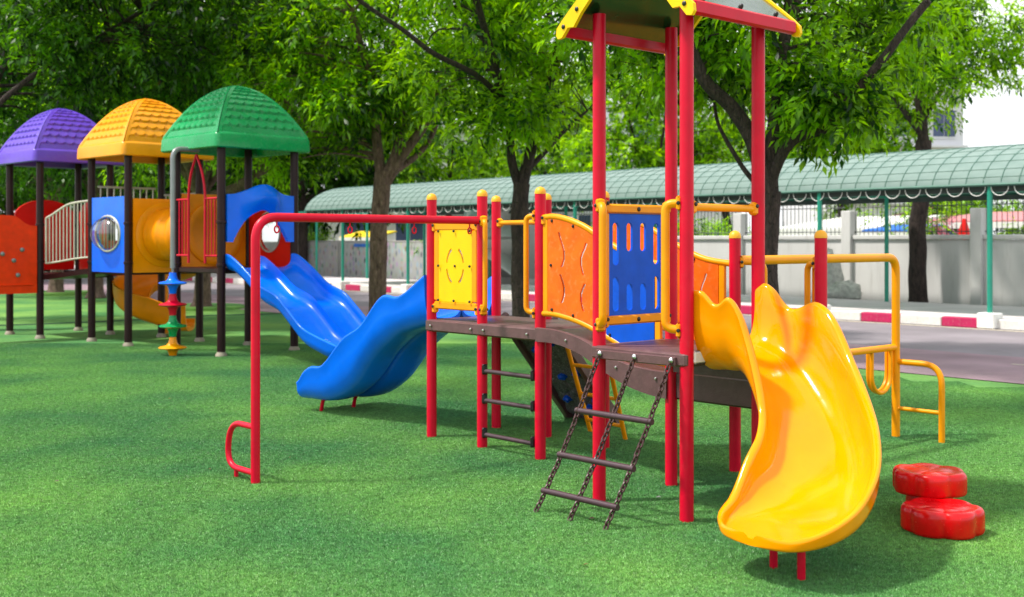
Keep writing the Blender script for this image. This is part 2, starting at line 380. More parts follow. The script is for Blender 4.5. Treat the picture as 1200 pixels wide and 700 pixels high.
# ------------------------------------------------------------------ mesh building
class MB:
    def __init__(s): s.v, s.f = [], []
    def add(s, vs, fs):
        o = len(s.v); s.v += [Vector(p) for p in vs]; s.f += [tuple(i + o for i in f) for f in fs]; return s
    def box(s, c, ax, ay, az, sx, sy, sz, bev=0.0):
        "box centred at c with unit axes and full sizes; optionally with chamfered edges"
        c = Vector(c); ax, ay, az = Vector(ax).normalized(), Vector(ay).normalized(), Vector(az).normalized()
        if bev <= 0:
            vs = [c + ax * (sx / 2 * i) + ay * (sy / 2 * j) + az * (sz / 2 * k) for k in (-1, 1) for j in (-1, 1) for i in (-1, 1)]
            return s.add(vs, [(0, 2, 3, 1), (4, 5, 7, 6), (0, 1, 5, 4), (2, 6, 7, 3), (0, 4, 6, 2), (1, 3, 7, 5)])
        b = min(bev, sx * .49, sy * .49, sz * .49)
        def ring(hx, hy, z):
            x, y = hx, hy
            return [c + ax * p + ay * q + az * z for p, q in ((x - b, -y), (x, -y + b), (x, y - b), (x - b, y), (-x + b, y), (-x, y - b), (-x, -y + b), (-x + b, -y))]
        rs = [ring(sx / 2 - b, sy / 2 - b, -sz / 2), ring(sx / 2, sy / 2, -sz / 2 + b), ring(sx / 2, sy / 2, sz / 2 - b), ring(sx / 2 - b, sy / 2 - b, sz / 2)]
        return s.loft(rs, closed=True, cap=True)
    def loft(s, rings, closed=True, cap=False, loop=False):
        n = len(rings[0]); vs = [p for r in rings for p in r]; fs = []
        m = len(rings)
        for i in range(m if loop else m - 1):
            for j in range(n if closed else n - 1):
                a, b = i * n + j, i * n + (j + 1) % n
                i2 = (i + 1) % m
                fs.append((a, b, i2 * n + (j + 1) % n, i2 * n + j))
        if cap:
            fs.append(tuple(range(n - 1, -1, -1))); fs.append(tuple((m - 1) * n + j for j in range(n)))
        return s.add(vs, fs)
    def tube(s, pts, r, n=12, cap=True, loop=False, r2=None):
        pts = [Vector(p) for p in pts]; m = len(pts)
        rs = r if isinstance(r, (list, tuple)) else ([r] * m if r2 is None else [r + (r2 - r) * i / (m - 1) for i in range(m)])
        rings = []; prev = None
        for i, p in enumerate(pts):
            if loop: t = pts[(i + 1) % m] - pts[i - 1]
            else: t = pts[min(i + 1, m - 1)] - pts[max(i - 1, 0)]
            t.normalize()
            if prev is None:
                a = Vector((0, 0, 1)) if abs(t.z) < .9 else Vector((1, 0, 0))
                x = t.cross(a).normalized()
            else:
                x = (prev - t * prev.dot(t)).normalized()
            prev = x; y = t.cross(x)
            rings.append([p + (x * math.cos(2 * math.pi * k / n) + y * math.sin(2 * math.pi * k / n)) * rs[i] for k in range(n)])
        return s.loft(rings, True, cap and not loop, loop)
    def lathe(s, base, prof, n=20, axis=None):
        "profile of (radius, height) about an axis through base"
        az = Vector(axis).normalized() if axis is not None else ZV
        a = Vector((1, 0, 0)) if abs(az.x) < .9 else Vector((0, 1, 0))
        x = az.cross(a).normalized(); y = az.cross(x)
        base = Vector(base)
        rings = [[base + az * h + (x * math.cos(2 * math.pi * k / n) + y * math.sin(2 * math.pi * k / n)) * max(r, 1e-4) for k in range(n)] for r, h in prof]
        return s.loft(rings, True, True)
    def prism(s, outline, off):
        "closed flat outline thickened by the vector off"
        n = len(outline); o = Vector(off)
        vs = [Vector(p) for p in outline] + [Vector(p) + o for p in outline]
        fs = [tuple(range(n - 1, -1, -1)), tuple(range(n, 2 * n))] + [(i, (i + 1) % n, n + (i + 1) % n, n + i) for i in range(n)]
        return s.add(vs, fs)
    def build(s, name, m, parent=None, smooth=True, label=None, angle=40, **kw):
        root = parent
        off = Vector((0, 0, 0))
        while root is not None:
            off += root.location; root = root.parent
        me = bpy.data.meshes.new(name)
        me.from_pydata([p - off for p in s.v], [], s.f)
        me.materials.append(M[m] if isinstance(m, str) else m)
        me.validate()
        if smooth:
            me.shade_smooth()
            try: me.set_sharp_from_angle(angle=R(angle))
            except Exception: pass
        o = bpy.data.objects.new(name, me); COL.objects.link(o)
        if parent is not None: o.parent = parent
        if label: o['label'] = label
        for k, v in kw.items(): o[k] = v
        return o

def thing(name, loc, label, cat, group=None):
    o = bpy.data.objects.new(name, None); COL.objects.link(o)
    o.location = loc; o.empty_display_size = .1
    o['label'] = label; o['category'] = cat
    if group: o['group'] = group
    return o
def tag(o, label, cat, group=None):
    o['label'] = label; o['category'] = cat
    if group: o['group'] = group
    return o
def struct(o): o['kind'] = 'structure'; return o

def fillet(pts, rad, n=7):
    "polyline with rounded corners"
    pts = [Vector(p) for p in pts]; out = [pts[0]]
    for i in range(1, len(pts) - 1):
        a, b, c = pts[i - 1], pts[i], pts[i + 1]
        r = rad if not isinstance(rad, (list, tuple)) else rad[i - 1]
        d1 = (a - b); d2 = (c - b)
        r = min(r, d1.length * .49, d2.length * .49)
        p, q = b + d1.normalized() * r, b + d2.normalized() * r
        for k in range(n + 1):
            t = k / n
            out.append(p * (1 - t) ** 2 + b * 2 * t * (1 - t) + q * t * t)
    out.append(pts[-1])
    return out

def plate(mapf, nx, nz, mask=None, thick=.012, nrm=None):
    """plate of small cells: mapf(a, b) for a, b in 0..1, cells where mask(a, b) is False are openings.
    nrm(a,b) gives the unit thickness direction."""
    mb = MB(); idx = {}
    def vid(i, j, k):
        key = (i, j, k)
        if key not in idx:
            p = mapf(i / nx, j / nz)
            if k: p = p + nrm(i / nx, j / nz) * thick
            idx[key] = len(mb.v); mb.v.append(Vector(p))
        return idx[key]
    keep = [[(mask is None or mask((i + .5) / nx, (j + .5) / nz)) for j in range(nz)] for i in range(nx)]
    for i in range(nx):
        for j in range(nz):
            if not keep[i][j]: continue
            mb.f.append((vid(i, j, 0), vid(i, j + 1, 0), vid(i + 1, j + 1, 0), vid(i + 1, j, 0)))
            mb.f.append((vid(i, j, 1), vid(i + 1, j, 1), vid(i + 1, j + 1, 1), vid(i, j + 1, 1)))
            if i == 0 or not keep[i - 1][j]: mb.f.append((vid(i, j, 0), vid(i, j, 1), vid(i, j + 1, 1), vid(i, j + 1, 0)))
            if i == nx - 1 or not keep[i + 1][j]: mb.f.append((vid(i + 1, j, 0), vid(i + 1, j + 1, 0), vid(i + 1, j + 1, 1), vid(i + 1, j, 1)))
            if j == 0 or not keep[i][j - 1]: mb.f.append((vid(i, j, 0), vid(i + 1, j, 0), vid(i + 1, j, 1), vid(i, j, 1)))
            if j == nz - 1 or not keep[i][j + 1]: mb.f.append((vid(i, j + 1, 0), vid(i, j + 1, 1), vid(i + 1, j + 1, 1), vid(i + 1, j + 1, 0)))
    return mb

def chute(frames, lanes):
    """moulded slide: frames = list of (centre floor point, unit left vector, half width, left wall, right wall, ridge, under),
    a closed hollow section with rolled rims; lanes 1 or 2"""
    mb = MB(); rings = []
    for c, lf, w, hl, hr, hm, und in frames:
        def inner(wd, dz, h1, h2, hm_):
            out = []
            if lanes == 1:
                n = 18
                for k in range(n + 1):
                    th = math.pi * k / n
                    cx = math.cos(th); x = wd * math.copysign(abs(cx) ** .62, cx)
                    h = h1 if cx > 0 else h2
                    out.append((x, (h - dz) * (1 - abs(math.sin(th)) ** .7) + dz))
            else:
                n = 14; hw = wd / 2
                for lane in (0, 1):
                    for k in range(n + 1):
                        if lane and k == 0: continue
                        th = math.pi * k / n; cx = math.cos(th)
                        x = hw * (1 - 2 * lane) + hw * math.copysign(abs(cx) ** .62, cx)
                        if lane == 0: h = h1 if cx > 0 else hm_
                        else: h = hm_ if cx > 0 else h2
                        out.append((x, (h - dz) * (1 - abs(math.sin(th)) ** .7) + dz))
            return out
        top = inner(w, 0, hl, hr, hm)
        low = inner(w + .034, -und, hl - .012, hr - .012, hm - .045)
        rimL = [(w + .040, hl + .002), (w + .037, hl + .014), (w + .024, hl + .020), (w + .008, hl + .012)]
        rimR = [(-w - .008, hr + .012), (-w - .024, hr + .020), (-w - .037, hr + .014), (-w - .040, hr + .002)]
        sec = rimL + top + rimR + low[::-1]
        rings.append([Vector(c) + Vector(lf) * x + ZV * z for x, z in sec])
    n = len(rings[0]); m = len(rings)
    mb.loft(rings, True, False)
    # end caps: quads between the inner and outer curve
    k = (n - 8) // 2
    for e, base in ((0, 0), (1, (m - 1) * n)):
        for j in range(k - 1):
            a, b = base + 4 + j, base + 5 + j
            c2, d2 = base + n - 1 - j - 1, base + n - 1 - j
            f = (a, b, c2, d2)
            mb.f.append(f if e == 0 else f[::-1])
        for f in ((base, base + 1, base + 2, base + 3, base + 4, base + n - 1), tuple(base + 3 + k + q_ for q_ in range(6))):
            mb.f.append(f)
    return mb

def bolt(parent, p, nrm, r=.011, m='black_plastic'):
    mb = MB().lathe(Vector(p), [(r, -.002), (r, .004), (r * .7, .008), (.0005, .009)], 8, nrm)
    return mb.build('bolt', m, parent)

# ------------------------------------------------------------------ THE SETTING: ground, turf, road, pavement
def sheet(name, m, s0, s1, t0, t1, z):
    return struct(MB().add([ST(s0, t0, z), ST(s1, t0, z), ST(s1, t1, z), ST(s0, t1, z)], [(0, 1, 2, 3)]).build(name, m, smooth=False))
g = MB().add([(-900, -300, -.02), (900, -300, -.02), (900, 1500, -.02), (-900, 1500, -.02)], [(0, 1, 2, 3)])
struct(g.build('ground', 'earth', smooth=False))

# gently uneven turf surface (a little sag and swell of the laid carpet)
tn = MB(); nx, ny = 150, 90
def turf_z(x, y): return .004 * noise.noise(Vector((x * .8, y * .8, 0)))
vs = []; 
for i in range(nx + 1):
    for j in range(ny + 1):
        s = -45 + 57 * (i / nx); t = -26 + 26.0 * (j / ny)
        p = ST(s, t); 
        p.z = turf_z(p.x, p.y) if j < ny else 0.0
        vs.append(p)
tn.add(vs, [(i * (ny + 1) + j, (i + 1) * (ny + 1) + j, (i + 1) * (ny + 1) + j + 1, i * (ny + 1) + j + 1) for i in range(nx) for j in range(ny)])
struct(tn.build('turf', 'turf'))
# dark join where two turf carpets meet, in the left half
jp = [gp(-30, 383), gp(60, 380), gp(150, 376), gp(240, 370.5), gp(330, 368)]
jm = MB(); jv = []
for x, y in jp:
    jv += [Vector((x, y - .10, .004)), Vector((x, y, .022)), Vector((x, y + .12, .004))]
jm.add(jv, [(3 * i + k, 3 * i + 3 + k, 3 * i + 4 + k, 3 * i + 1 + k) for i in range(len(jp) - 1) for k in (0, 1)])
M_join = mat('turf_join', (.012, .07, .018), .9, var=.2)
struct(jm.build('turf_join', 'turf_join'))

sheet('pink_verge', 'pink_asphalt', -60, 14, .012, 2.7, .006)
sheet('road', 'asphalt', -60, 14, 2.7, 7.0, .002)
# worn pale edge line by the kerb and faint parking marks on the pink strip
M_line = mat('worn_line', (.50, .44, .36), .8, var=.15, dirt=.8, dirt_col=(.27, .23, .22))
sheet('edge_line', 'worn_line', -60, 14, 6.72, 6.90, .006)
for s in (-8.2, -4.6, -1.0, 2.4):
    sheet('parking_mark', 'worn_line', s, s + .9, 1.75, 1.83, .010)

# pavement slab with individual kerb stones
KZ = .17
pv = MB().add([ST(-60, 7.16, KZ), ST(14, 7.16, KZ), ST(14, 10.95, KZ), ST(-60, 10.95, KZ), ST(-60, 10.95, 0), ST(14, 10.95, 0)],
              [(0, 1, 2, 3), (3, 2, 5, 4)])
pave = struct(pv.build('pavement', 'paving', smooth=False))
k0 = st_s(1103, 7.0)
STL = .80
kerb_mesh = {}
for i in range(-46, 12):
    nm = 'kerb_red' if i % 2 == 0 else 'kerb_white'
    s = k0 + i * STL
    if abs(i + 26) < 1 : nm = 'kerb_black'
    if nm not in kerb_mesh:
        b = MB().box((0, 0, KZ / 2), (1, 0, 0), (0, 1, 0), (0, 0, 1), STL - .008, .16, KZ + .004, .014)
        o = b.build('kerb_stone', nm); kerb_mesh[nm] = o.data
    else:
        o = bpy.data.objects.new('kerb_stone', kerb_mesh[nm]); COL.objects.link(o)
    o.location = ST(s + STL / 2, 7.08, 0); o.rotation_euler = (0, 0, math.atan2(SU[1], SU[0]))
    o.parent = pave
    o['label'] = {'kerb_red': 'red painted kerb stone', 'kerb_white': 'white painted kerb stone', 'kerb_black': 'black painted kerb stone'}[nm]
# planting strip at the foot of the wall
pb = MB()
vs = []
for i in range(161):
    s = -60 + 74 * i / 160
    for j, t in enumerate((10.96, 11.2, 11.6, 12.05)):
        z = .06 + (.07 * noise.noise(Vector((s * 2, t * 5, 3))) + .05 if 0 < j < 3 else 0)
        vs.append(ST(s, t, z))
pb.add(vs, [(i * 4 + k, i * 4 + 4 + k, i * 4 + 5 + k, i * 4 + 1 + k) for i in range(160) for k in range(3)])
struct(pb.build('planting_bed', 'soil'))

# ------------------------------------------------------------------ boundary wall with railings
WT = 12.1
def wall_section(sa, sb, name, label, mural=None):
    w = thing(name, ST((sa + sb) / 2, WT, 0), label, 'wall')
    return w
wall = thing('boundary_wall', ST(-2, WT, 0), 'grey rendered boundary wall with pillars behind the covered walkway', 'wall')
p1, p2 = st_s(995, WT), st_s(1147, WT)
sp = p2 - p1
pil = [p1 + sp * k for k in range(-4, 4)]
ax, ay = Vector((SU[0], SU[1], 0)), Vector((SV[0], SV[1], 0))
for k, s in enumerate(pil):
    c = ST(s, WT, 0)
    MB().box(c + ZV * 1.10, ax, ay, ZV, .26, .30, 2.20, .012).build('pillar', 'pillar_paint', wall)
    if k < len(pil) - 1:
        m_ = ST(s + sp / 2, WT + .03, 0)
        MB().box(m_ + ZV * .76, ax, ay, ZV, sp - .262, .14, 1.52, .004).build('wall_panel', 'pillar_paint', wall)
        MB().box(m_ + ZV * 1.575, ax, ay, ZV, sp - .264, .24, .10, .012).build('coping', 'pillar_paint', wall)
fence = thing('railing_fence', ST(-2, WT, 1.6), 'iron bar railing standing on top of the grey boundary wall', 'fence')
for k in range(len(pil) - 1):
    mb = MB(); s = pil[k] + .16
    while s < pil[k + 1] - .14:
        c = ST(s, WT + .03, 0)
        mb.tube([c + ZV * 1.62, c + ZV * 2.36], .009, 5)
        mb.lathe(c + ZV * 2.36, [(.009, 0), (.016, .02), (.001, .07)], 5)
        s += .115
    o = mb.build('railing_bars', 'fence_iron', fence, kind='stuff')
    rb = MB()
    for z in (1.70, 2.28):
        rb.tube([ST(pil[k] + .12, WT + .03, z), ST(pil[k + 1] - .12, WT + .03, z)], .013, 6)
    rb.build('rail', 'fence_iron', fence)

# printed boards further left along the same line
bs = [st_s(x, WT) for x in (338, 398, 512, 640)]
names = [('mural_c', 'printed board with small figures left of the double green posts'),
         ('mural_a', 'grey printed board of small figures seen left of the pale tree trunk'),
         ('mural_b', 'grey printed board of small figures right of the pale tree trunk')]
for k in range(3):
    sa, sb = bs[k] + .06, bs[k + 1] - .06
    t = thing('display_board', ST((sa + sb) / 2, WT, 0), names[k][1], 'board', 'display boards along the wall line')
    c = ST((sa + sb) / 2, WT, 0)
    MB().box(c + ZV * .78, ax, ay, ZV, sb - sa - .1, .05, 1.30, .004).build('print_panel', names[k][0], t)
    for s in (sa, sb):
        MB().box(ST(s, WT, .75), ax, ay, ZV, .07, .09, 1.50, .008).build('board_post', 'concrete', t)
    MB().box(c + ZV * 1.465, ax, ay, ZV, sb - sa - .08, .07, .06, .006).build('frame_rail', 'concrete', t)
    MB().box(c + ZV * .10, ax, ay, ZV, sb - sa - .08, .07, .06, .006).build('frame_rail', 'concrete', t)
    if k == 2:
        MB().box(ST(sa + (sb - sa) * .30, WT - .045, 1.30), ax, ay, ZV, 1.1, .02, .13).build('title_strip', 'yellow_sign', t, label='ochre title strip')
    if k == 1:
        MB().box(ST(sa + (sb - sa) * .25, WT - .045, 1.32), ax, ay, ZV, 1.0, .02, .12).build('title_strip', 'blue_sheet', t, label='blue title strip')
# low plain wall sections completing the line
lw = thing('low_wall', ST(-30, WT, 0), 'plain grey low wall at the far left end of the street', 'wall')
for k in range(6):
    sa = bs[0] - 3.3 * (k + 1)
    MB().box(ST(sa + 1.65, WT + .02, .72), ax, ay, ZV, 3.28, .14, 1.44, .01).build('wall_panel', 'pillar_paint', lw)
mw = thing('middle_wall', ST(-10, WT, 0), 'grey wall section seen between the play set posts and the second trunk', 'wall')
sa, sb = bs[3] + .06, pil[0] - .14
nseg = max(1, round((sb - sa) / 3.2))
for k in range(nseg):
    L_ = (sb - sa) / nseg
    c = ST(sa + L_ * (k + .5), WT + .02, 0)
    MB().box(c + ZV * .76, ax, ay, ZV, L_ - .02, .14, 1.52, .01).build('wall_panel', 'pillar_paint', mw)
    MB().box(c + ZV * 1.57, ax, ay, ZV, L_ - .02, .22, .09, .01).build('coping', 'pillar_paint', mw)

# ------------------------------------------------------------------ covered walkway
sh = thing('covered_walkway', ST(-10, 9, 0), 'long walkway shelter with vaulted pale green sheet roof on green posts', 'shelter')
T0, T1, EZ, RZ = 7.0, 10.9, 2.44, .80
def vault(a, dz=0.0):
    "a in 0..1 across the roof"
    x = (a - .5) * 2
    return T0 + (T1 - T0) * a, EZ + RZ * (1 - abs(x) ** 2.3) ** .62 + dz
PIT = .31
s_lo, s_hi = st_s(357, 7.0), 3.6
nP = int((s_hi - s_lo) / PIT)
rotz = math.atan2(SU[1], SU[0])
def local_vault(s, a, dz=0.0):
    t, z = vault(a, dz); return Vector((s, t - T0, z))
pm = MB(); na = 18
A_ = [.5 - .5 * math.cos(math.pi * i / na) for i in range(na + 1)]
pm.loft([[local_vault(.012 + (PIT - .024) * q, a, .004 * math.sin(math.pi * q)) for a in A_] for q in (0, .25, .5, .75, 1)], closed=False)
rm = MB()
rm.tube([local_vault(0, a, .003) for a in A_], .006, 5)
pm_o = rm_o = None
for i in range(nP + 1):
    base = ST(s_lo + i * PIT, T0, 0)
    if i < nP:
        if pm_o is None:
            pm_o = pm.build('roof_panel', 'roof_sheet'); o = pm_o
        else:
            o = bpy.data.objects.new('roof_panel', pm_o.data); COL.objects.link(o)
        o.parent = sh; o.location = base - sh.location; o.rotation_euler = (0, 0, rotz)
    if rm_o is None:
        rm_o = rm.build('roof_rib', 'rib_green'); o = rm_o
    else:
        o = bpy.data.objects.new('roof_rib', rm_o.data); COL.objects.link(o)
    o.parent = sh; o.location = base - sh.location; o.rotation_euler = (0, 0, rotz)
for a in (.0, .012, .04, .085, .14, .21, .30, .44, .60, .80, .95, 1.0):
    t, z = vault(a, .004)
    MB().tube([ST(s_lo, t, z), ST(s_hi, t, z)], .005 if a not in (0, 1.0) else .03, 6).build('purlin', 'rib_green', sh)
# dark lattice under the eave with hanging half rings
MB().box(ST((s_lo + s_hi) / 2, T0 + .06, EZ - .07), ax, ay, ZV, s_hi - s_lo, .03, .10).build('eave_beam', 'dark_metal', sh)
MB().box(ST((s_lo + s_hi) / 2, T1 - .06, EZ - .07), ax, ay, ZV, s_hi - s_lo, .03, .10).build('eave_beam', 'dark_metal', sh)
rg = MB().tube([Vector((.15 * math.cos(a), 0, -.15 * math.sin(a))) for a in [math.pi * k / 12 for k in range(13)]], .008, 5)
rg_o = None
s = s_lo + .2
while s < s_hi:
    if rg_o is None: rg_o = rg.build('trim_ring', 'white_paint'); o = rg_o
    else: o = bpy.data.objects.new('trim_ring', rg_o.data); COL.objects.link(o)
    o.parent = sh; o.location = ST(s, T0 + .03, EZ - .03) - sh.location; o.rotation_euler = (0, 0, rotz)
    s += .40
fp = [st_s(1160, 7.06) + 3.38 * -k for k in range(-1, 8)]
for k, s in enumerate(fp):
    c = ST(s, 7.06)
    MB().tube([c, c + ZV * (EZ - .02)], .045, 12).build('post', 'shelter_post', sh)
    MB().box(c + ZV * .14, ax, ay, ZV, .32, .32, .27, .02).build('post_base', 'white_paint', sh)
rp_ = [st_s(1039, 10.7) + 3.38 * -k for k in range(-2, 8)]
for s in rp_:
    c = ST(s, 10.7)
    MB().tube([c + ZV * KZ, c + ZV * (EZ + .05)], .045, 12).build('post', 'shelter_post', sh)
    MB().tube([ST(s, 10.7, EZ), ST(s, 7.06, EZ)], .03, 8).build('tie_beam', 'shelter_post', sh)

# pale carved stone against the wall
st = thing('garden_rock', ST(st_s(972, 11.4), 11.4, 0), 'pale grey carved rock leaning by the wall left of a pillar', 'rock')
def rock_mesh(c, r, seed):
    vs, fs = [], []
    nu, nv = 16, 10
    for j in range(nv + 1):
        for i in range(nu):
            th, ph = 2 * math.pi * i / nu, math.pi * j / nv
            d = Vector((math.sin(ph) * math.cos(th), math.sin(ph) * math.sin(th), math.cos(ph)))
            k = 1 + .35 * noise.noise(d * 1.8 + Vector((seed, 0, 0))) + .12 * noise.noise(d * 5 + Vector((seed, 3, 0)))
            vs.append(c + Vector((d.x * r[0] * k, d.y * r[1] * k, d.z * r[2] * k)))
    for j in range(nv):
        for i in range(nu):
            fs.append((j * nu + i, (j + 1) * nu + i, (j + 1) * nu + (i + 1) % nu, j * nu + (i + 1) % nu))
    return vs, fs
rk = MB(); rk.add(*rock_mesh(st.location + Vector((0, 0, .62)), (.30, .24, .62), 1)); rk.build('upright_stone', 'stone', st)
rk = MB(); rk.add(*rock_mesh(st.location + Vector((.28, -.2, .28)), (.42, .32, .30), 5)); rk.build('base_stone', 'stone', st)

# ------------------------------------------------------------------ far buildings
def building(name, label, c0, dirx, W, D, H, floors, cols, m='plaster', winw=.55):
    dx = Vector((dirx[0], dirx[1], 0)).normalized(); dy = Vector((-dx.y, dx.x, 0))
    c0 = Vector(c0)
    b = thing(name, c0, label, 'building')
    MB().box(c0 + dx * W / 2 + dy * D / 2 + ZV * H / 2, dx, dy, ZV, W, D, H, .03).build('wall', m, b, smooth=False)
    MB().box(c0 + dx * W / 2 + dy * D / 2 + ZV * (H + .17), dx, dy, ZV, W + .5, D + .5, .3, .03).build('parapet', m, b, smooth=False)
    fh = H / floors; cw = W / cols
    for f in range(floors):
        for c in range(cols):
            wc = c0 + dx * (cw * (c + .5)) + ZV * (fh * (f + .55))
            fr = MB().box(wc - dy * .03, dx, dy, ZV, cw * winw + .16, .10, fh * .48 + .16).build('window', m, b, smooth=False)
            for q in (-1, 1):
                MB().box(wc - dy * .09 + dx * (q * cw * winw * .25), dx, dy, ZV, cw * winw * .47, .03, fh * .46).build('pane', 'window_glass', fr, smooth=False)
        MB().box(c0 + dx * W / 2 - dy * .25 + ZV * (fh * (f + .14)), dx, dy, ZV, W, .5, .12).build('ledge', m, b, smooth=False)
    return b
bx0 = at(985, 282, 62); 
building('apartment_block', 'white apartment block with blue grey windows behind the right hand trees', (bx0.x, 62, 0), (1, .12), 7.0, 9, 18.5, 6, 3)
building('school_building', 'white low building with dark blue windows behind the printed boards', (at(330, 282, 60).x, 60, 0), (1, -.25), 17, 8, 7.0, 2, 6)
building('office_building', 'pale building glimpsed between the crowns beyond the middle of the street', (at(640, 282, 70).x, 70, 0), (1, .05), 12, 8, 9.5, 3, 5)

def awning(name, label, p0, length, depth, z0, z1, m, mpost='white_paint'):
    "sloping sheet roof on posts, running along the street"
    p0 = Vector(p0)
    w = thing(name, p0, label, 'awning')
    a, b_ = p0, p0 + ax * length
    mb = MB()
    mb.prism([a + ZV * z0, b_ + ZV * z0, b_ + ay * depth + ZV * z1, a + ay * depth + ZV * z1], ZV * .07)
    mb.build('sheet', m, w, smooth=False)
    MB().box(a + ax * length / 2 - ay * .03 + ZV * (z0 - .05), ax, ay, ZV, length, .04, .16).build('fascia', 'white_paint', w)
    for s in (.15, length - .15):
        MB().tube([a + ax * s + ay * .2, a + ax * s + ay * .2 + ZV * (z0)], .05, 8).build('post', mpost, w)
    return w
awning('white_awning', 'white sloping sheet roof behind the railing right of the thick trunk', ST(st_s(905, 15), 15, 0), 3.3, 3.5, 1.78, 2.15, 'white_paint')
awning('pink_awning', 'long faded pink sheet roof behind the railing near the right edge', ST(st_s(1085, 17), 17, 0), 5.5, 3, 1.95, 2.25, 'pink_roof')
awning('red_awning', 'low red and white sheet roof behind the railing beside a pillar', ST(st_s(1000, 19), 19, 0), 3.0, 3, 1.95, 2.35, 'pink_roof')
awning('blue_awning', 'blue sheet roof low behind the railing left of the thin green post', ST(st_s(1010, 14.6), 14.6, 0), 1.6, 1.2, 1.70, 1.85, 'blue_sheet')
awning('yellow_awning', 'yellow fascia canopy in front of the low white building', ST(st_s(398, 19), 19, 0), 3.2, 1.2, 1.62, 1.9, 'yellow_sign')
cone = MB().lathe(ST(st_s(1130, 14.2), 14.2, 0), [(.05, 0), (.05, 1.60), (.14, 1.62), (.12, 1.75), (.06, 1.95), (.04, 2.02)], 10)
tag(cone.build('red_beacon', 'red_plastic'), 'small red capped post behind the railing near the right pillar', 'post')

# ------------------------------------------------------------------ trees
def leaves_mesh(name, centres, radii, per, leaf_l, leaf_w, m, parent, droop=.35, twig=.30, seed=0, core=.12):
    rng = np.random.default_rng(seed)
    C = np.repeat(np.array(centres, float), per, axis=0)
    Rr = np.repeat(np.array(radii, float), per)
    n = len(C)
    d = rng.normal(size=(n, 3)); d /= np.linalg.norm(d, axis=1)[:, None]
    rad = Rr * (core + (1 - core) * rng.random(n) ** .6)
    P = C + d * rad[:, None] * np.array([1, 1, .72])
    T = d + rng.normal(size=(n, 3)) * .45; T[:, 2] -= droop
    T /= np.linalg.norm(T, axis=1)[:, None]
    K = 7
    sidev = np.cross(T, rng.normal(size=(n, 3))); sidev /= np.linalg.norm(sidev, axis=1)[:, None] + 1e-9
    kk = np.arange(K)
    # leaflets along the twig
    base = P[:, None, :] + T[:, None, :] * (twig * (kk / K))[None, :, None]
    sg = np.where(kk % 2 == 0, 1.0, -1.0)
    ld = sidev[:, None, :] * sg[None, :, None] * .85 + T[:, None, :] * .65 + rng.normal(size=(n, K, 3)) * .22
    ld[:, -1, :] = T + rng.normal(size=(n, 3)) * .1
    ld[:, :, 2] -= .25
    ld /= np.linalg.norm(ld, axis=2)[:, :, None]
    base = base.reshape(-1, 3); ld = ld.reshape(-1, 3)
    N_ = len(base)
    wv = np.cross(ld, rng.normal(size=(N_, 3)) * .5 + np.array([0, 0, 1.0])); wv /= np.linalg.norm(wv, axis=1)[:, None] + 1e-9
    nv = np.cross(wv, ld)
    ll = leaf_l * (.65 + .6 * rng.random(N_))[:, None]; lw_ = leaf_w * (.7 + .5 * rng.random(N_))[:, None]
    V = np.empty((N_, 4, 3))
    V[:, 0] = base
    V[:, 1] = base + ld * ll * .42 + wv * lw_ * .5 + nv * ll * .07
    V[:, 2] = base + ld * ll - nv * ll * .10
    V[:, 3] = base + ld * ll * .42 - wv * lw_ * .5 + nv * ll * .07
    off = parent.location if parent is not None else Vector((0, 0, 0))
    V -= np.array([off.x, off.y, off.z])
    me = bpy.data.meshes.new(name)
    me.vertices.add(N_ * 4); me.vertices.foreach_set('co', V.reshape(-1).astype(np.float32))
    me.loops.add(N_ * 4); me.loops.foreach_set('vertex_index', np.arange(N_ * 4, dtype=np.int32))
    me.polygons.add(N_)
    me.polygons.foreach_set('loop_start', (np.arange(N_) * 4).astype(np.int32))
    me.polygons.foreach_set('loop_total', np.full(N_, 4, np.int32))
    me.materials.append(M[m]); me.update(calc_edges=True)
    o = bpy.data.objects.new(name, me); COL.objects.link(o)
    if parent is not None: o.parent = parent
    return o

def smooth_line(pts, n=6):
    pts = [Vector(p) for p in pts]; out = []
    for i in range(len(pts) - 1):
        p0, p1, p2, p3 = pts[max(i - 1, 0)], pts[i], pts[i + 1], pts[min(i + 2, len(pts) - 1)]
        for k in range(n):
            t = k / n
            out.append(.5 * ((2 * p1) + (p2 - p0) * t + (2 * p0 - 5 * p1 + 4 * p2 - p3) * t * t + (3 * p1 - p0 - 3 * p2 + p3) * t ** 3))
    out.append(pts[-1]); return out

